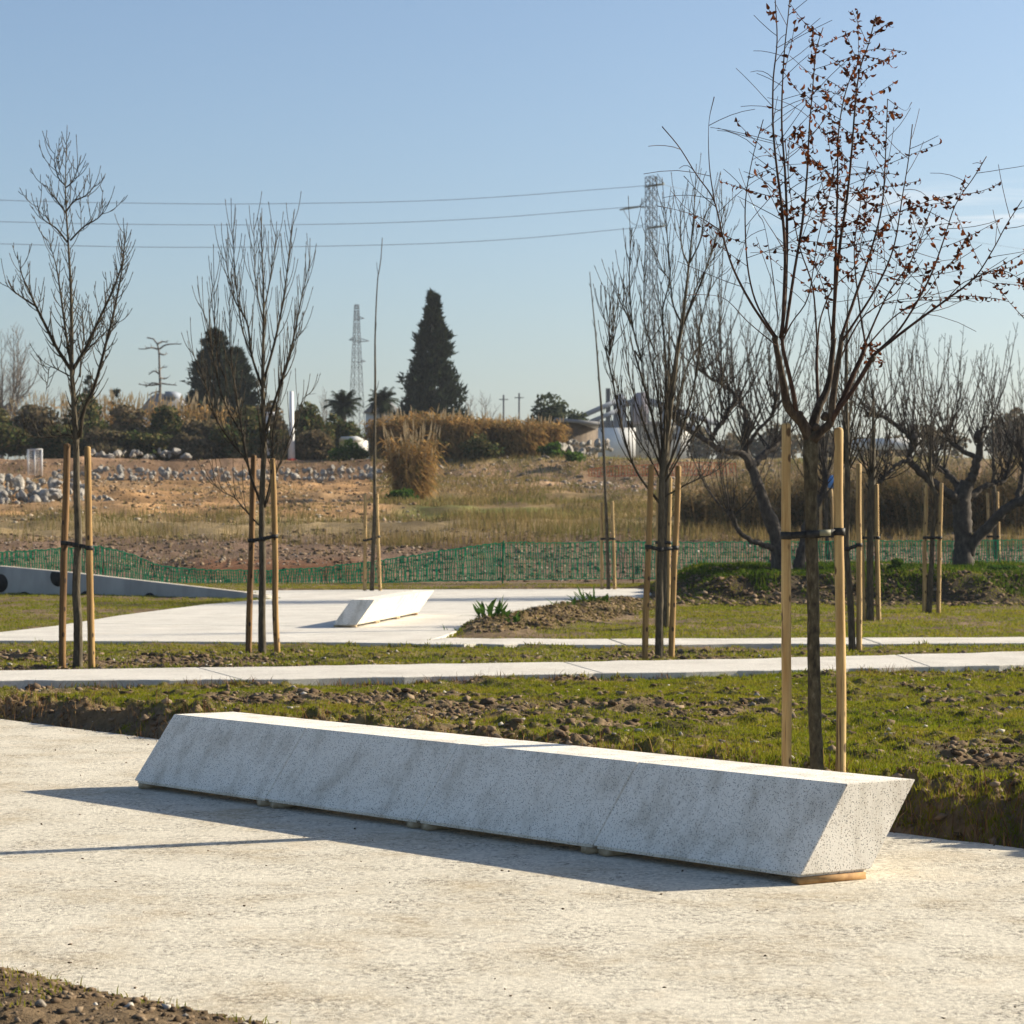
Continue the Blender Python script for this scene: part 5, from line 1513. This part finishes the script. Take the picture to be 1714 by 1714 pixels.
for i, pts in enumerate((((1113, 310), (1300, 350), (1500, 385), (1800, 430)), ((1116, 381), (1300, 420), (1500, 450), (1800, 485)))):
    p3 = np.array([P(x, y, DP + 40 * (k / 3.0)) for k, (x, y) in enumerate(pts)])
    mb = MB(); mb.tube(smooth_line(p3, 30), .014, 4)
    tag(mb.build('power_line', M['wire']), ['faint upper power line leaving the tall pylon to the right', 'faint lower power line leaving the tall pylon to the right'][i], 'cable', 'power lines')
for i, (x, yt) in enumerate(((843, 661), (869, 658))):
    b = P(x, 740, 250); b[2] = ZP; t_ = P(x, yt, 250)
    root = thing('utility_pole', ['left of two thin poles on the skyline right of the cypress', 'right of two thin poles on the skyline right of the cypress'][i], 'pole', tuple(b), 'thin poles on the skyline')
    mb = MB(); mb.tube(np.array((b, t_)), (.14, .10), 7, True); mb.build('shaft', M['steel'], root)
    mb = MB(); mb.bar(t_ + np.array((-.5, 0, -.5)), t_ + np.array((.5, 0, -.5)), .1); mb.build('cross_arm', M['steel'], root)
for i, (x, yb_, yt, w) in enumerate(((488, 782, 655, .26), (448, 776, 694, .19))):
    dW = 121.0; b = P(x, yb_, dW); b[2] = min(b[2], ZP); t_ = P(x, yt, dW)
    root = thing('white_pole', ['taller white pole behind the second staked tree', 'shorter white pole with lamp head behind the second staked trunk'][i], 'pole', tuple(b), 'white poles in the scrub')
    mb = MB(); mb.tube(np.array((b, (b + t_) / 2, t_)), (w * .8, w * .55, w * .38), 10, True); mb.build('shaft', M['polewhite'], root)
    mb = MB(); mb.tube(np.array((b, b + np.array((0, 0, .45)))), (w * 1.1, w * 1.0), 10, True); mb.build('base', M['redcap'] if i == 0 else M['steel'], root)
    if i == 1:
        mb = MB(); mb.box(t_ + np.array((.1, 0, .05)), (.3, .15, .08)); mb.build('lamp_head', M['polewhite'], root)

# white mesh gate panels at the left boulders
gz = P(60, 795, 99)
root = thing('mesh_gate', 'white wire mesh gate panel above the left boulders', 'gate', tuple(gz))
def gp(x, y): return P(x, y, 99)
for (a_, b_) in (((47, 796), (47, 752)), ((58, 796), (58, 752)), ((70, 797), (70, 751)), ((47, 753), (70, 752))):
    mb = MB(); mb.bar(gp(*a_), gp(*b_), .06); mb.build('frame_bar', M['polewhite'], root)
mb = MB()
for k in range(10): 
    x = 48 + k * 2.2; mb.bar(gp(x, 795), gp(x, 753), .012)
for k in range(14):
    y = 755 + k * 3; mb.bar(gp(48, y), gp(70, y), .012)
o = mb.build('wire_mesh', M['polewhite'], root); o['kind'] = 'stuff'

# orange net on the right of the slope
def on_(x, y): return P(x, y, 106)
net_fence('torn orange plastic net fence on the slope behind the bushy tree', [on_(985, 785), on_(1030, 780), on_(1090, 778), on_(1140, 775), on_(1180, 774), on_(1235, 776)], [on_(985, 797), on_(1030, 797), on_(1090, 796), on_(1140, 796), on_(1180, 795), on_(1235, 796)],
    [(on_(1030, 802), on_(1030, 776), 'post'), (on_(1140, 802), on_(1140, 772), 'post'), (on_(1232, 802), on_(1232, 773), 'post')], M['onet'], .14, .16, .035)

# ------------------------------------------------------------------ far buildings
def prism(mb, front_px, d0, d1):
    """Extrudes a photo-pixel outline at distance d0 back by d1 - d0 metres."""
    f = np.array([P(x, y, d0) for x, y in front_px]); b = f + np.array((0, d1 - d0, 0)); n = len(f)
    v = np.concatenate((f, b)); q = [(i, (i + 1) % n, (i + 1) % n + n, i + n) for i in range(n)]
    t = [(0, i + 1, i) for i in range(1, n - 1)] + [(n, n + i, n + i + 1) for i in range(1, n - 1)]
    mb.add(v, q, t)
DI = 300.0
b = P(1060, 760, DI); root = thing('gravel_plant', 'distant white and blue-grey plant with sloping conveyor galleries', 'building', tuple(b))
def part(nm, outline, d0, d1, mm):
    mb = MB(); prism(mb, outline, d0, d1); return mb.build(nm, M[mm], root)
part('wall', [(1002, 770), (1002, 716), (1064, 716), (1064, 770)], DI - 3, DI + 30, 'white')
part('wall', [(1066, 770), (1066, 712), (1160, 712), (1160, 770)], DI + 9, DI + 30, 'white')
part('roof', [(1000, 709), (1062, 712), (1164, 712), (1164, 706), (1062, 704), (1000, 704)], DI + 7, DI + 31, 'roof')
part('tower', [(1029, 718), (1029, 664), (1033, 660), (1044, 660), (1048, 666), (1048, 718)], DI, DI + 5, 'bluegrey')
part('tower', [(1060, 706), (1060, 664), (1066, 657), (1080, 657), (1086, 664), (1086, 706)], DI, DI + 7, 'purple')
part('conveyor_gallery', [(972, 693), (1034, 666), (1034, 674), (972, 701)], DI - 2, DI + 1, 'bluegrey')
part('conveyor_gallery', [(986, 703), (1034, 683), (1034, 690), (986, 710)], DI - 1.5, DI + 1.5, 'bluegrey')
part('conveyor_gallery', [(1046, 670), (1066, 668), (1066, 676), (1046, 680)], DI + .5, DI + 3, 'bluegrey')
part('conveyor_gallery', [(1082, 664), (1205, 706), (1205, 714), (1082, 674)], DI + .5, DI + 3, 'bluegrey')
for x in (1016, 1020):
    mb = MB(); mb.tube(np.array((P(x, 770, DI - 1), P(x, 650, DI - 1))), .16, 6); mb.build('mast', M['steel'], root)
for k in range(4):
    mb = MB(); mb.bar(P(1110 + k * 25, 676 + k * 8.6, DI + 1.5), P(1110 + k * 25, 770, DI + 1.5), .5); mb.build('support', M['bluegrey'], root)
for k in range(3):
    part('window', [(1078 + k * 24, 736), (1078 + k * 24, 726), (1092 + k * 24, 726), (1092 + k * 24, 736)], DI + 8.8, DI + 9.2, 'darkpane')

b = P(965, 770, 135); b[2] = ZP; root = thing('hut', 'small brown block hut below the round grey-green tree', 'hut', tuple(b))
part('wall', [(932, 775), (932, 704), (968, 706), (968, 775)], 135, 141, 'hut')
mb = MB(); v = np.array([P(968, 775, 135), P(968, 706, 135), P(1001, 713, 141), P(1001, 775, 141)]); v = np.concatenate((v, v + np.array((-1.4, .2, 0)))); mb.add(v, [(0, 1, 2, 3), (7, 6, 5, 4), (1, 5, 6, 2), (0, 4, 5, 1), (3, 2, 6, 7)]); mb.build('side_wall', M['hut'], root)
part('roof', [(929, 704), (929, 699), (1004, 706), (1004, 712)], 134.6, 141.6, 'roof')

b = P(272, 770, 210); b[2] = ZP; root = thing('house', 'grey-roofed house half hidden behind reeds on the left skyline', 'house', tuple(b))
part('wall', [(238, 760), (238, 684), (310, 684), (310, 760)], 212, 224, 'white')
part('roof', [(232, 688), (250, 666), (262, 658), (290, 660), (314, 688)], 210, 226, 'roof')
part('roof_vent', [(276, 664), (276, 655), (293, 655), (293, 666)], 209, 213, 'bluegrey')
part('window', [(248, 700), (248, 692), (258, 692), (258, 700)], 211.8, 212.2, 'darkpane')
b = P(650, 760, 190); b[2] = ZP; root = thing('house', 'white house glimpsed behind the right palm', 'house', tuple(b))
part('wall', [(612, 765), (612, 688), (668, 688), (668, 765)], 190, 200, 'white')
part('roof', [(608, 690), (630, 668), (650, 668), (672, 690)], 189, 201, 'roof')
part('window', [(655, 712), (655, 700), (662, 700), (662, 712)], 189.7, 190.2, 'darkpane')
b = P(585, 770, 128); root = thing('white_shed', 'low white shed roof among bushes left of the whip sapling', 'shed', tuple(b))
part('wall', [(568, 750), (568, 734), (607, 734), (607, 750)], 129, 134, 'white')
part('roof', [(567, 737), (571, 731), (598, 730), (606, 737)], 128.4, 134.6, 'white')

# ---- right background: bank of tall dry reeds, far hedges and wall
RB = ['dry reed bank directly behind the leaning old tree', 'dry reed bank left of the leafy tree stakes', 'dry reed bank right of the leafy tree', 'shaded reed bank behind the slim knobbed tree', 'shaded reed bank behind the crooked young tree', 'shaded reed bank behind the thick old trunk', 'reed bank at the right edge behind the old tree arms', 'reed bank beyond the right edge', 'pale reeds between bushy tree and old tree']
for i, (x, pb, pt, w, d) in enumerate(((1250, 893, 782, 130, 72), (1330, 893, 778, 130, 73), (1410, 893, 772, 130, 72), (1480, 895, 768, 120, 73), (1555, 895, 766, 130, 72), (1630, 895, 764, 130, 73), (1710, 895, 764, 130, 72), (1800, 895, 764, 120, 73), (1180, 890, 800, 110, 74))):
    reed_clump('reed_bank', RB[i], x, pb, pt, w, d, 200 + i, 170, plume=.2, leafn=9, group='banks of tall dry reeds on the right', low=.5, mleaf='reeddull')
FB = ['hazy far hedge left of the leafy tree', 'hazy far hedge behind the leafy tree', 'hazy far hedge right of the leafy tree', 'hazy far hedge behind the old tree', 'hazy far hedge at the right edge', 'hazy far hedge right of the plant']
for i, (x, pt, w, d) in enumerate(((1290, 716, 130, 210), (1390, 722, 130, 215), (1480, 718, 120, 210), (1580, 712, 140, 205), (1690, 690, 150, 190), (1200, 718, 110, 230))):
    shrub('far_hedge', FB[i], x, 790, pt, w, d, M['scrubbrown'], 220 + i, 2400, .30, group='hazy hedges on the right skyline', z=ZP, clumps=12, taper=.2)
b = P(1485, 745, 160); root = thing('far_wall', 'long pale wall line between far hedge and reeds on the right', 'wall', tuple(b))
part('panel', [(1425, 752), (1425, 735), (1545, 733), (1545, 752)], 160, 160.4, 'white')
sgn = P(1393, 806, 69); root = thing('sign', 'small blue square sign glimpsed between the main trunk and right stake', 'sign', (sgn[0], sgn[1], float(H(sgn[0], sgn[1], False))))
mb = MB(); mb.box(sgn, (.14, .01, .19)); mb.build('plate', M['bluesign'], root)
mb = MB(); mb.bar((sgn[0], sgn[1] + .04, sgn[2] - 2.2), (sgn[0], sgn[1] + .04, sgn[2] + .19), .04); mb.build('post', M['steel'], root)

# ------------------------------------------------------------------ ground cover
def blades(name, x, y, z, h, w, m, label, cat=None, lean=.5, two=False, seed=1, kind='stuff'):
    n = len(x); r = np.random.default_rng(seed)
    a = r.random(n) * 2 * np.pi
    bx, by = np.cos(a) * w / 2, np.sin(a) * w / 2
    la = r.random(n) * 2 * np.pi; lm = r.random(n) * lean * h
    p0 = np.stack((x - bx, y - by, z), 1); p1 = np.stack((x + bx, y + by, z), 1)
    tip = np.stack((x + np.cos(la) * lm, y + np.sin(la) * lm, z + h), 1)
    if not two:
        v = np.stack((p0, p1, tip), 1).reshape(-1, 3)
        o = obj(name, v, None, np.arange(3 * n).reshape(-1, 3), m)
    else:
        mid = np.stack((x + np.cos(la) * lm * .35, y + np.sin(la) * lm * .35, z + h * .6), 1)
        off = np.stack((bx, by, bx * 0), 1) * .8
        v = np.stack((p0, p1, mid - off, mid + off, tip), 1).reshape(-1, 3)
        k = (np.arange(n) * 5)[:, None]
        o = obj(name, v, k + np.array([[0, 1, 3, 2]]), k + np.array([[2, 3, 4]]), m)
    return tag(o, label, cat, None, kind)

def scatter(n, d0, d1, u0, u1, r):
    d = np.sqrt(d0 ** 2 + (d1 ** 2 - d0 ** 2) * r.random(n)); u = u0 + (u1 - u0) * r.random(n)
    return d * u, d
def paved(x, y):
    return in_poly(plaza_xy, x, y) | in_poly(path2_xy, x, y) | in_poly(path1_xy, x, y) | ((back_s(x, y) < .02) & (front_t(x, y) < .0) & (y < 27))

def lumps(name, x, y, z, s, m, label, cat, seed, flat=.6, sub=1):
    n = len(x); r = np.random.default_rng(seed)
    bm = bmesh.new(); bmesh.ops.create_icosphere(bm, subdivisions=sub, radius=1)
    bv = np.array([v.co for v in bm.verts]); bt_ = np.array([[v.index for v in f.verts] for f in bm.faces]); bm.free()
    k = len(bv)
    a = r.random(n) * 6.28; ca, sa = np.cos(a)[:, None], np.sin(a)[:, None]
    j = 1 + (r.random((n, k)) - .5) * 1.15
    vx = bv[None, :, 0] * j * (.7 + .6 * r.random(n))[:, None]; vy = bv[None, :, 1] * j * (.7 + .6 * r.random(n))[:, None]; vz = bv[None, :, 2] * j * flat
    v = np.stack((x[:, None] + (vx * ca - vy * sa) * s[:, None], y[:, None] + (vx * sa + vy * ca) * s[:, None], z[:, None] + vz * s[:, None]), -1)
    t = (np.arange(n) * k)[:, None, None] + bt_[None]
    o = obj(name, v.reshape(-1, 3), None, t.reshape(-1, 3), m)
    return tag(o, label, cat, None, 'stuff')
r = np.random.default_rng(500)
# lawn between near pavement and footpath
x, y = scatter(760000, 10.6, 22.6, -.30, .30, r)
s = back_s(x, y)
g = green_mask(x, y) + (fbm(x, y, .14, 81, 3) - .5) * .34
keep = (s > .03) & ~paved(x, y) & (r.random(len(x)) < sstep(.42, .56, g + .08 * (s < 1.2) * (x > .5) + .14 * sstep(1.0, 1.8, x) * (s < 1.1) - .20 * (s < .40) * (x < .8) + .10 * (s < .3) * (x > .8)) * .92 + .03)
x, y = x[keep], y[keep]; gg = g[keep]
z = H(x, y)
blades('lawn_grass', x, y, z - .006, (.014 + .028 * r.random(len(x))) * (.7 + 1.2 * np.clip(gg - .42, 0, .3)) * (1 + .7 * (back_s(x, y) < .9) * sstep(.9, 1.7, x)), .006 + .004 * r.random(len(x)), M['grass'], 'thin mossy lawn grass behind the bench', 'grass', .9, seed=2)
# middle and far lawns
x, y = scatter(520000, 21.5, 52, -.28, .28, r)
g = green_mask(x, y) + (fbm(x, y, .2, 83, 2) - .5) * .2
lm = np.where(x > 1.2, 1.0, np.where(y < 27.5, 1.0, .7))
keep = ~paved(x, y) & (r.random(len(x)) < (sstep(.36, .50, g) * .95 + .05) * lm * (1 - .85 * sstep(.03, .09, hum(x, y)))) & (back_s(x, y) > .1)
x, y = x[keep], y[keep]
blades('lawn_grass', x, y, H(x, y) - .01, .022 + .034 * r.random(len(x)) ** 1.5, .012 + .008 * r.random(len(x)), M['grass'], 'thin lawn grass around the far paving', 'grass', .8, seed=3)
ed = np.concatenate([np.stack([np.interp(np.linspace(0, len(q_) - 1, 5000), np.arange(len(q_)), q_[:, k]) for k in (0, 1)], 1) + (r.random((5000, 2)) - .5) * w_ for q_, w_ in ((p1n, .10), (p1f, .14), (plaza_xy, .18), (path2_xy, .14))])
ed = ed[r.random(len(ed)) < .25 + .75 * sstep(.45, .6, fbm(ed[:, 0], ed[:, 1], .6, 141, 2))]
ed = ed[~paved(ed[:, 0], ed[:, 1])]
ex, ey = ed[:, 0], ed[:, 1]
on = paved(ex, ey)
ez = np.where(in_poly(path1_xy, ex, ey), Z_P1, np.where(on, Z_PLAZA, H(ex, ey))) - .004
blades('edge_grass', ex, ey, ez, .02 + .05 * r.random(len(ex)) ** 2, .008 + .01 * r.random(len(ex)), M['grass'], 'grass creeping over the edges of the far paths', 'grass', 1.0, True, seed=13)
# dirt corner lower left: a few sprigs
x, y = scatter(26000, 6.2, 12, -.30, .0, r)
t = front_t(x, y); keep = (t > .01) & (back_s(x, y) < -.5) & (r.random(len(x)) < np.where(t < .09, .5, sstep(.55, .66, green_mask(x * 2, y * 2)) * .5))
x, y = x[keep], y[keep]
blades('corner_grass', x, y, H(x, y) - .006, .012 + .03 * r.random(len(x)), .004 + .002 * r.random(len(x)), M['grass'], 'sparse grass sprigs in the dirt corner lower left', 'grass', .9, True, seed=4)
# lush mound grass
x, y = scatter(130000, 42.3, 52, .05, .30, r)
mnd = sstep(2.9, 4.3, x) * (y > 42.6) * (y < 51.5)
keep = (r.random(len(x)) < mnd * sstep(.40, .54, fbm(x, y, .8, 91, 3) + .16 * (y > 43.5) - .06))
x, y = x[keep], y[keep]
blades('mound_grass', x, y, H(x, y) - .02, .025 + .13 * r.random(len(x)) ** 2 * (.4 + fbm(x, y, .6, 92, 2)), .018 + .016 * r.random(len(x)), M['lush'], 'lush green grass on the mound under the old trees', 'grass', .7, True, seed=5)
# tawny grass on the far slopes
x, y = scatter(90000, 66, 84, -.27, .27, r)
keep = r.random(len(x)) < sstep(.40, .6, fbm(x, y, 3, 93, 3)) * np.where(x / y < -.13, .35, 1.0)
x, y = x[keep], y[keep]
blades('tall_dry_grass', x, y, H(x, y) - .05, .10 + .55 * r.random(len(x)) ** 2.5, .010 + .014 * r.random(len(x)), M['straw'], 'tall dry grass strip beyond the stony field', 'grass', .5, True, seed=6)
x, y = scatter(120000, 80, 119, -.09, .27, r)
keep = r.random(len(x)) < sstep(.28, .55, fbm(x, y, 4, 95, 3)) * (x / y > -.062)
x, y = x[keep], y[keep]
blades('slope_grass', x, y, H(x, y) - .05, .10 + .30 * r.random(len(x)) ** 2, .018 + .026 * r.random(len(x)), M['straw'], 'dry grass tufts on the right slope', 'grass', .9, True, seed=7)
x, y = scatter(60000, 78, 118, -.28, -.05, r)
keep = r.random(len(x)) < .10 + .6 * sstep(.55, .68, fbm(x, y, 3.5, 96, 4))
x, y = x[keep], y[keep]
blades('bank_tufts', x, y, H(x, y) - .04, .05 + .25 * r.random(len(x)) ** 3, .012 + .02 * r.random(len(x)), M['straw'], 'sparse weeds on the sandy bank at left', 'weeds', .9, True, seed=12)
x, y = scatter(9000, 78, 118, -.28, -.04, r)
s = .02 + .10 * r.random(len(x)) ** 5
lumps('bank_rubble', x, y, H(x, y) + s * .2, s, M['fieldstone2'], 'small rubble on the sandy bank at left', 'stones', 29)
x, y = scatter(7000, 53, 70, -.27, .27, r)
keep = r.random(len(x)) < sstep(.5, .66, fbm(x, y, 2, 97, 3))
x, y = x[keep], y[keep]
blades('field_weeds', x, y, H(x, y) - .03, .08 + .26 * r.random(len(x)) ** 2, .010 + .012 * r.random(len(x)), M['straw'], 'weeds in the stony field beyond the net', 'weeds', .7, True, seed=8)
# dry weeds and litter along the bank
x, y = scatter(520000, 10.5, 24, -.30, .30, r)
s = back_s(x, y); keep = (s > -.04) & (s < .42) & ~((y > 19.6)) & (r.random(len(x)) < .55 * sstep(.40, .60, fbm(x, y, .5, 99, 3)) * (1 - .6 * sstep(.05, .3, s)) + .06)
x, y = x[keep], y[keep]
blades('bank_weeds', x, y, H(x, y) - .01, .02 + .17 * r.random(len(x)) ** 3, .003 + .004 * r.random(len(x)), M['weed'], 'dry rusty weeds along the soil bank by the pavement', 'weeds', .9, True, seed=9)
e = r.random(5000); q = r.integers(0, len(p1n) - 1, 5000)
px_ = p1n[q, 0] + (p1n[q + 1, 0] - p1n[q, 0]) * e; py_ = p1n[q, 1] + (p1n[q + 1, 1] - p1n[q, 1]) * e - .03 - .3 * r.random(5000) ** 2
kp = (r.random(5000) < .08 + .9 * sstep(.5, .7, fbm(px_, py_, .7, 101, 2)))
px_, py_ = px_[kp], py_[kp]
blades('verge_weeds', px_, py_, H(px_, py_) - .01, .02 + .10 * r.random(len(px_)) ** 3, .004 + .004 * r.random(len(px_)), M['weed'], 'dry weeds along the near edge of the footpath', 'weeds', .9, True, seed=10)

x, y = scatter(110000, 10.6, 27, -.30, .30, r)
g = green_mask(x, y) - .2 * (back_s(x, y) < .5)
keep = ~paved(x, y) & (back_s(x, y) > .04) & (r.random(len(x)) < (.08 + .5 * (1 - sstep(.40, .55, g))))
x, y = x[keep], y[keep]
s = .005 + .034 * r.random(len(x)) ** 6 + .006 * r.random(len(x))
lumps('soil_clods', x, y, H(x, y) + s * .2, s, M['clod'], 'dark crumbly soil clods among the lawn grass', 'soil', 21)
x, y = scatter(9000, 10.6, 27, -.30, .30, r)
keep = ~paved(x, y) & (back_s(x, y) > .15) & (r.random(len(x)) < .4); x, y = x[keep], y[keep]
s = .005 + .022 * r.random(len(x)) ** 4
lumps('lawn_pebbles', x, y, H(x, y) + s * .3, s, M['stone'], 'pale pebbles lying in the lawn', 'pebbles', 22)
x, y = scatter(26000, 6.2, 12, -.32, .0, r)
keep = (front_t(x, y) > .03) & (back_s(x, y) < -.5); x, y = x[keep], y[keep]
s = .002 + .016 * r.random(len(x)) ** 5
lumps('corner_clods', x, y, H(x, y) + s * .2, s, M['clod'], 'soil clods in the dirt corner lower left', 'soil', 23)
x, y = scatter(500, 6.2, 12, -.32, .0, r)
keep = (front_t(x, y) > .05) & (back_s(x, y) < -.5); x, y = x[keep], y[keep]
s = .004 + .016 * r.random(len(x)) ** 3
lumps('corner_pebbles', x, y, H(x, y) + s * .3, s, M['stone'], 'pale pebbles in the dirt corner lower left', 'pebbles', 24)
x, y = scatter(5000, 53, 73, -.28, .28, r)
s = .012 + .045 * r.random(len(x)) ** 3
lumps('field_stones', x, y, H(x, y) + s * .2, s, M['fieldstone'], 'grey stones strewn over the brown field beyond the net', 'stones', 25)
x, y = scatter(14000, 53, 73, -.28, .28, r)
s = .015 + .075 * r.random(len(x)) ** 4
lumps('field_clods', x, y, H(x, y) + s * .1, s, M['clod'], 'brown clods over the field beyond the net', 'soil', 26)
x, y = scatter(3000, 104, 119, -.1, .2, r)
keep = (x / y > -.06); x, y = x[keep], y[keep]; s = .04 + .10 * r.random(len(x)) ** 3
lumps('slope_stones', x, y, H(x, y) + s * .2, s, M['fieldstone'], 'pale rubble on the upper right slope', 'stones', 27)
x, y = scatter(9000, 41, 47, .05, .30, r)
keep = (x > 2.7); x, y = x[keep], y[keep]; s = .012 + .06 * r.random(len(x)) ** 4
lumps('mound_clods', x, y, H(x, y) + s * .2, s, M['clod'], 'dark clods on the bare flank of the mound', 'soil', 28)
x, y = scatter(40000, 30, 43, -.03, .07, r)
keep = (hum(x, y) > .04) & ~paved(x, y); x, y = x[keep], y[keep]
keep = r.random(len(x)) < .5; xw, yw = x[keep], y[keep]
blades('hummock_straw', xw, yw, H(xw, yw) - .01, .02 + .07 * r.random(len(xw)) ** 2, .006 + .008 * r.random(len(xw)), M['straw'], 'short dry straw on the earth hummock by the far paving', 'straw', 1.2, True, seed=14)
x, y = x[::3], y[::3]; s = .01 + .04 * r.random(len(x)) ** 4
lumps('hummock_clods', x, y, H(x, y) + s * .2, s, M['clod'], 'clods on the earth hummock by the far paving', 'soil', 30)
# soil crumbs and grit carried onto the near pavement
x, y = scatter(30000, 6.5, 19, -.30, .30, r)
sb, ft = back_s(x, y), -front_t(x, y)
keep = (sb < -.01) & (ft > .01) & (r.random(len(x)) < .02 + .5 * np.exp(sb / .10) + .35 * np.exp(-ft / .10)); x, y = x[keep], y[keep]
s = .0015 + .006 * r.random(len(x)) ** 3
lumps('pavement_crumbs', x, y, s * .3, s, M['clod'], 'soil crumbs scattered along the edges of the near pavement', 'soil', 31)
# leaf litter and chips by the lawn
x, y = scatter(52000, 10.6, 24, -.30, .30, r)
keep = (~paved(x, y) | ((back_s(x, y) > -.10 - .25 * r.random(len(x)) ** 3) & (back_s(x, y) < .05) & (r.random(len(x)) < .35))) & (r.random(len(x)) < .15 + .6 * sstep(.5, .64, fbm(x, y, .9, 111, 3))); x, y = x[keep], y[keep]
n = len(x); a = r.normal(size=(n, 3)); a /= np.linalg.norm(a, axis=1)[:, None]; b_ = np.cross(a, r.normal(size=(n, 3))); b_ /= np.linalg.norm(b_, axis=1)[:, None]
sz = (.006 + .014 * r.random(n) ** 2)[:, None]; p = np.stack((x, y, np.maximum(H(x, y) + .008, np.where(back_s(x, y) < .02, .006, -1))), 1)
v = np.stack((p - a * sz, p + b_ * sz * .6, p + a * sz, p - b_ * sz * .6), 1).reshape(-1, 3)
tag(obj('leaf_litter', v, np.arange(4 * n).reshape(-1, 4), None, M['litter']), 'dead leaf bits strewn over the lawn', 'litter', None, 'stuff')

# leafy plants at the right edge of the far paving
def rosette(label, px, py, d, size, seed, n=34):
    r = np.random.default_rng(seed); b = P(px, py, d); b[2] = float(H(b[0], b[1], False))
    root = thing('leafy_plant', label, 'plant', tuple(b), 'green plants on the hummocks')
    for i in range(n):
        a = r.random() * 6.28; e = .15 + r.random() * 1.2; L = size * (.5 + .8 * r.random())
        d0 = np.array((math.cos(a) * math.cos(e), math.sin(a) * math.cos(e), math.sin(e)))
        pts = curve_shoot(b + np.array((r.normal() * .16, r.normal() * .16, 0)) * size * 3, d0, L, (0, 0, -.5), 5, .5, r)
        sd = np.cross(d0, (0, 0, 1.)); sd /= np.linalg.norm(sd)
        w = np.array((.3, .9, 1, .7, .05)) * L * .10
        v = np.concatenate([(p_ - sd * ww, p_ + sd * ww) for p_, ww in zip(pts, w)])
        obj('leaf', v, [(2 * k, 2 * k + 1, 2 * k + 3, 2 * k + 2) for k in range(4)], None, M['greenleaf'], root)
rosette('low green leafy plant at the left tip of the hummock by the far paving', 768, 1056, 31.5, .20, 301, 34)
rosette('largest green leafy plant on the hummock beside the far bench paving', 825, 1044, 32.5, .30, 302, 60)
rosette('small green plant on the hummock slope right of the largest plant', 862, 1056, 31.8, .18, 303, 26)
rosette('green plant on the hummock towards the bushy middle tree', 942, 1022, 36.5, .22, 304, 30)
rosette('spiky green plant left of the bushy middle tree stakes', 985, 1020, 37.5, .28, 305, 44)
shrub('mound_shrub', 'small dark green shrub on the mound between old trees', 1497, 962, 935, 45, 44, M['greenleaf'], 306, 900, .05, trunk=False)
shrub('mound_shrub', 'green weeds on the mound at the right edge', 1680, 965, 945, 70, 45, M['greenleaf'], 307, 700, .05, trunk=False)

# ------------------------------------------------------------------ thin air haze
hz = bpy.data.materials.new('air_haze'); hz.use_nodes = True
nt = hz.node_tree; nt.nodes.clear()
ho = nt.nodes.new('ShaderNodeOutputMaterial'); hv = nt.nodes.new('ShaderNodeVolumePrincipled')
hv.inputs['Color'].default_value = (0.80, 0.88, 1.0, 1)
hv.inputs['Density'].default_value = 0.0002
hv.inputs['Anisotropy'].default_value = 0.2
nt.links.new(hv.outputs[0], ho.inputs['Volume'])
mb = MB(); mb.box((0, 575, 34), (1700, 665, 36))
haze = mb.build('haze', hz); haze['kind'] = 'stuff'
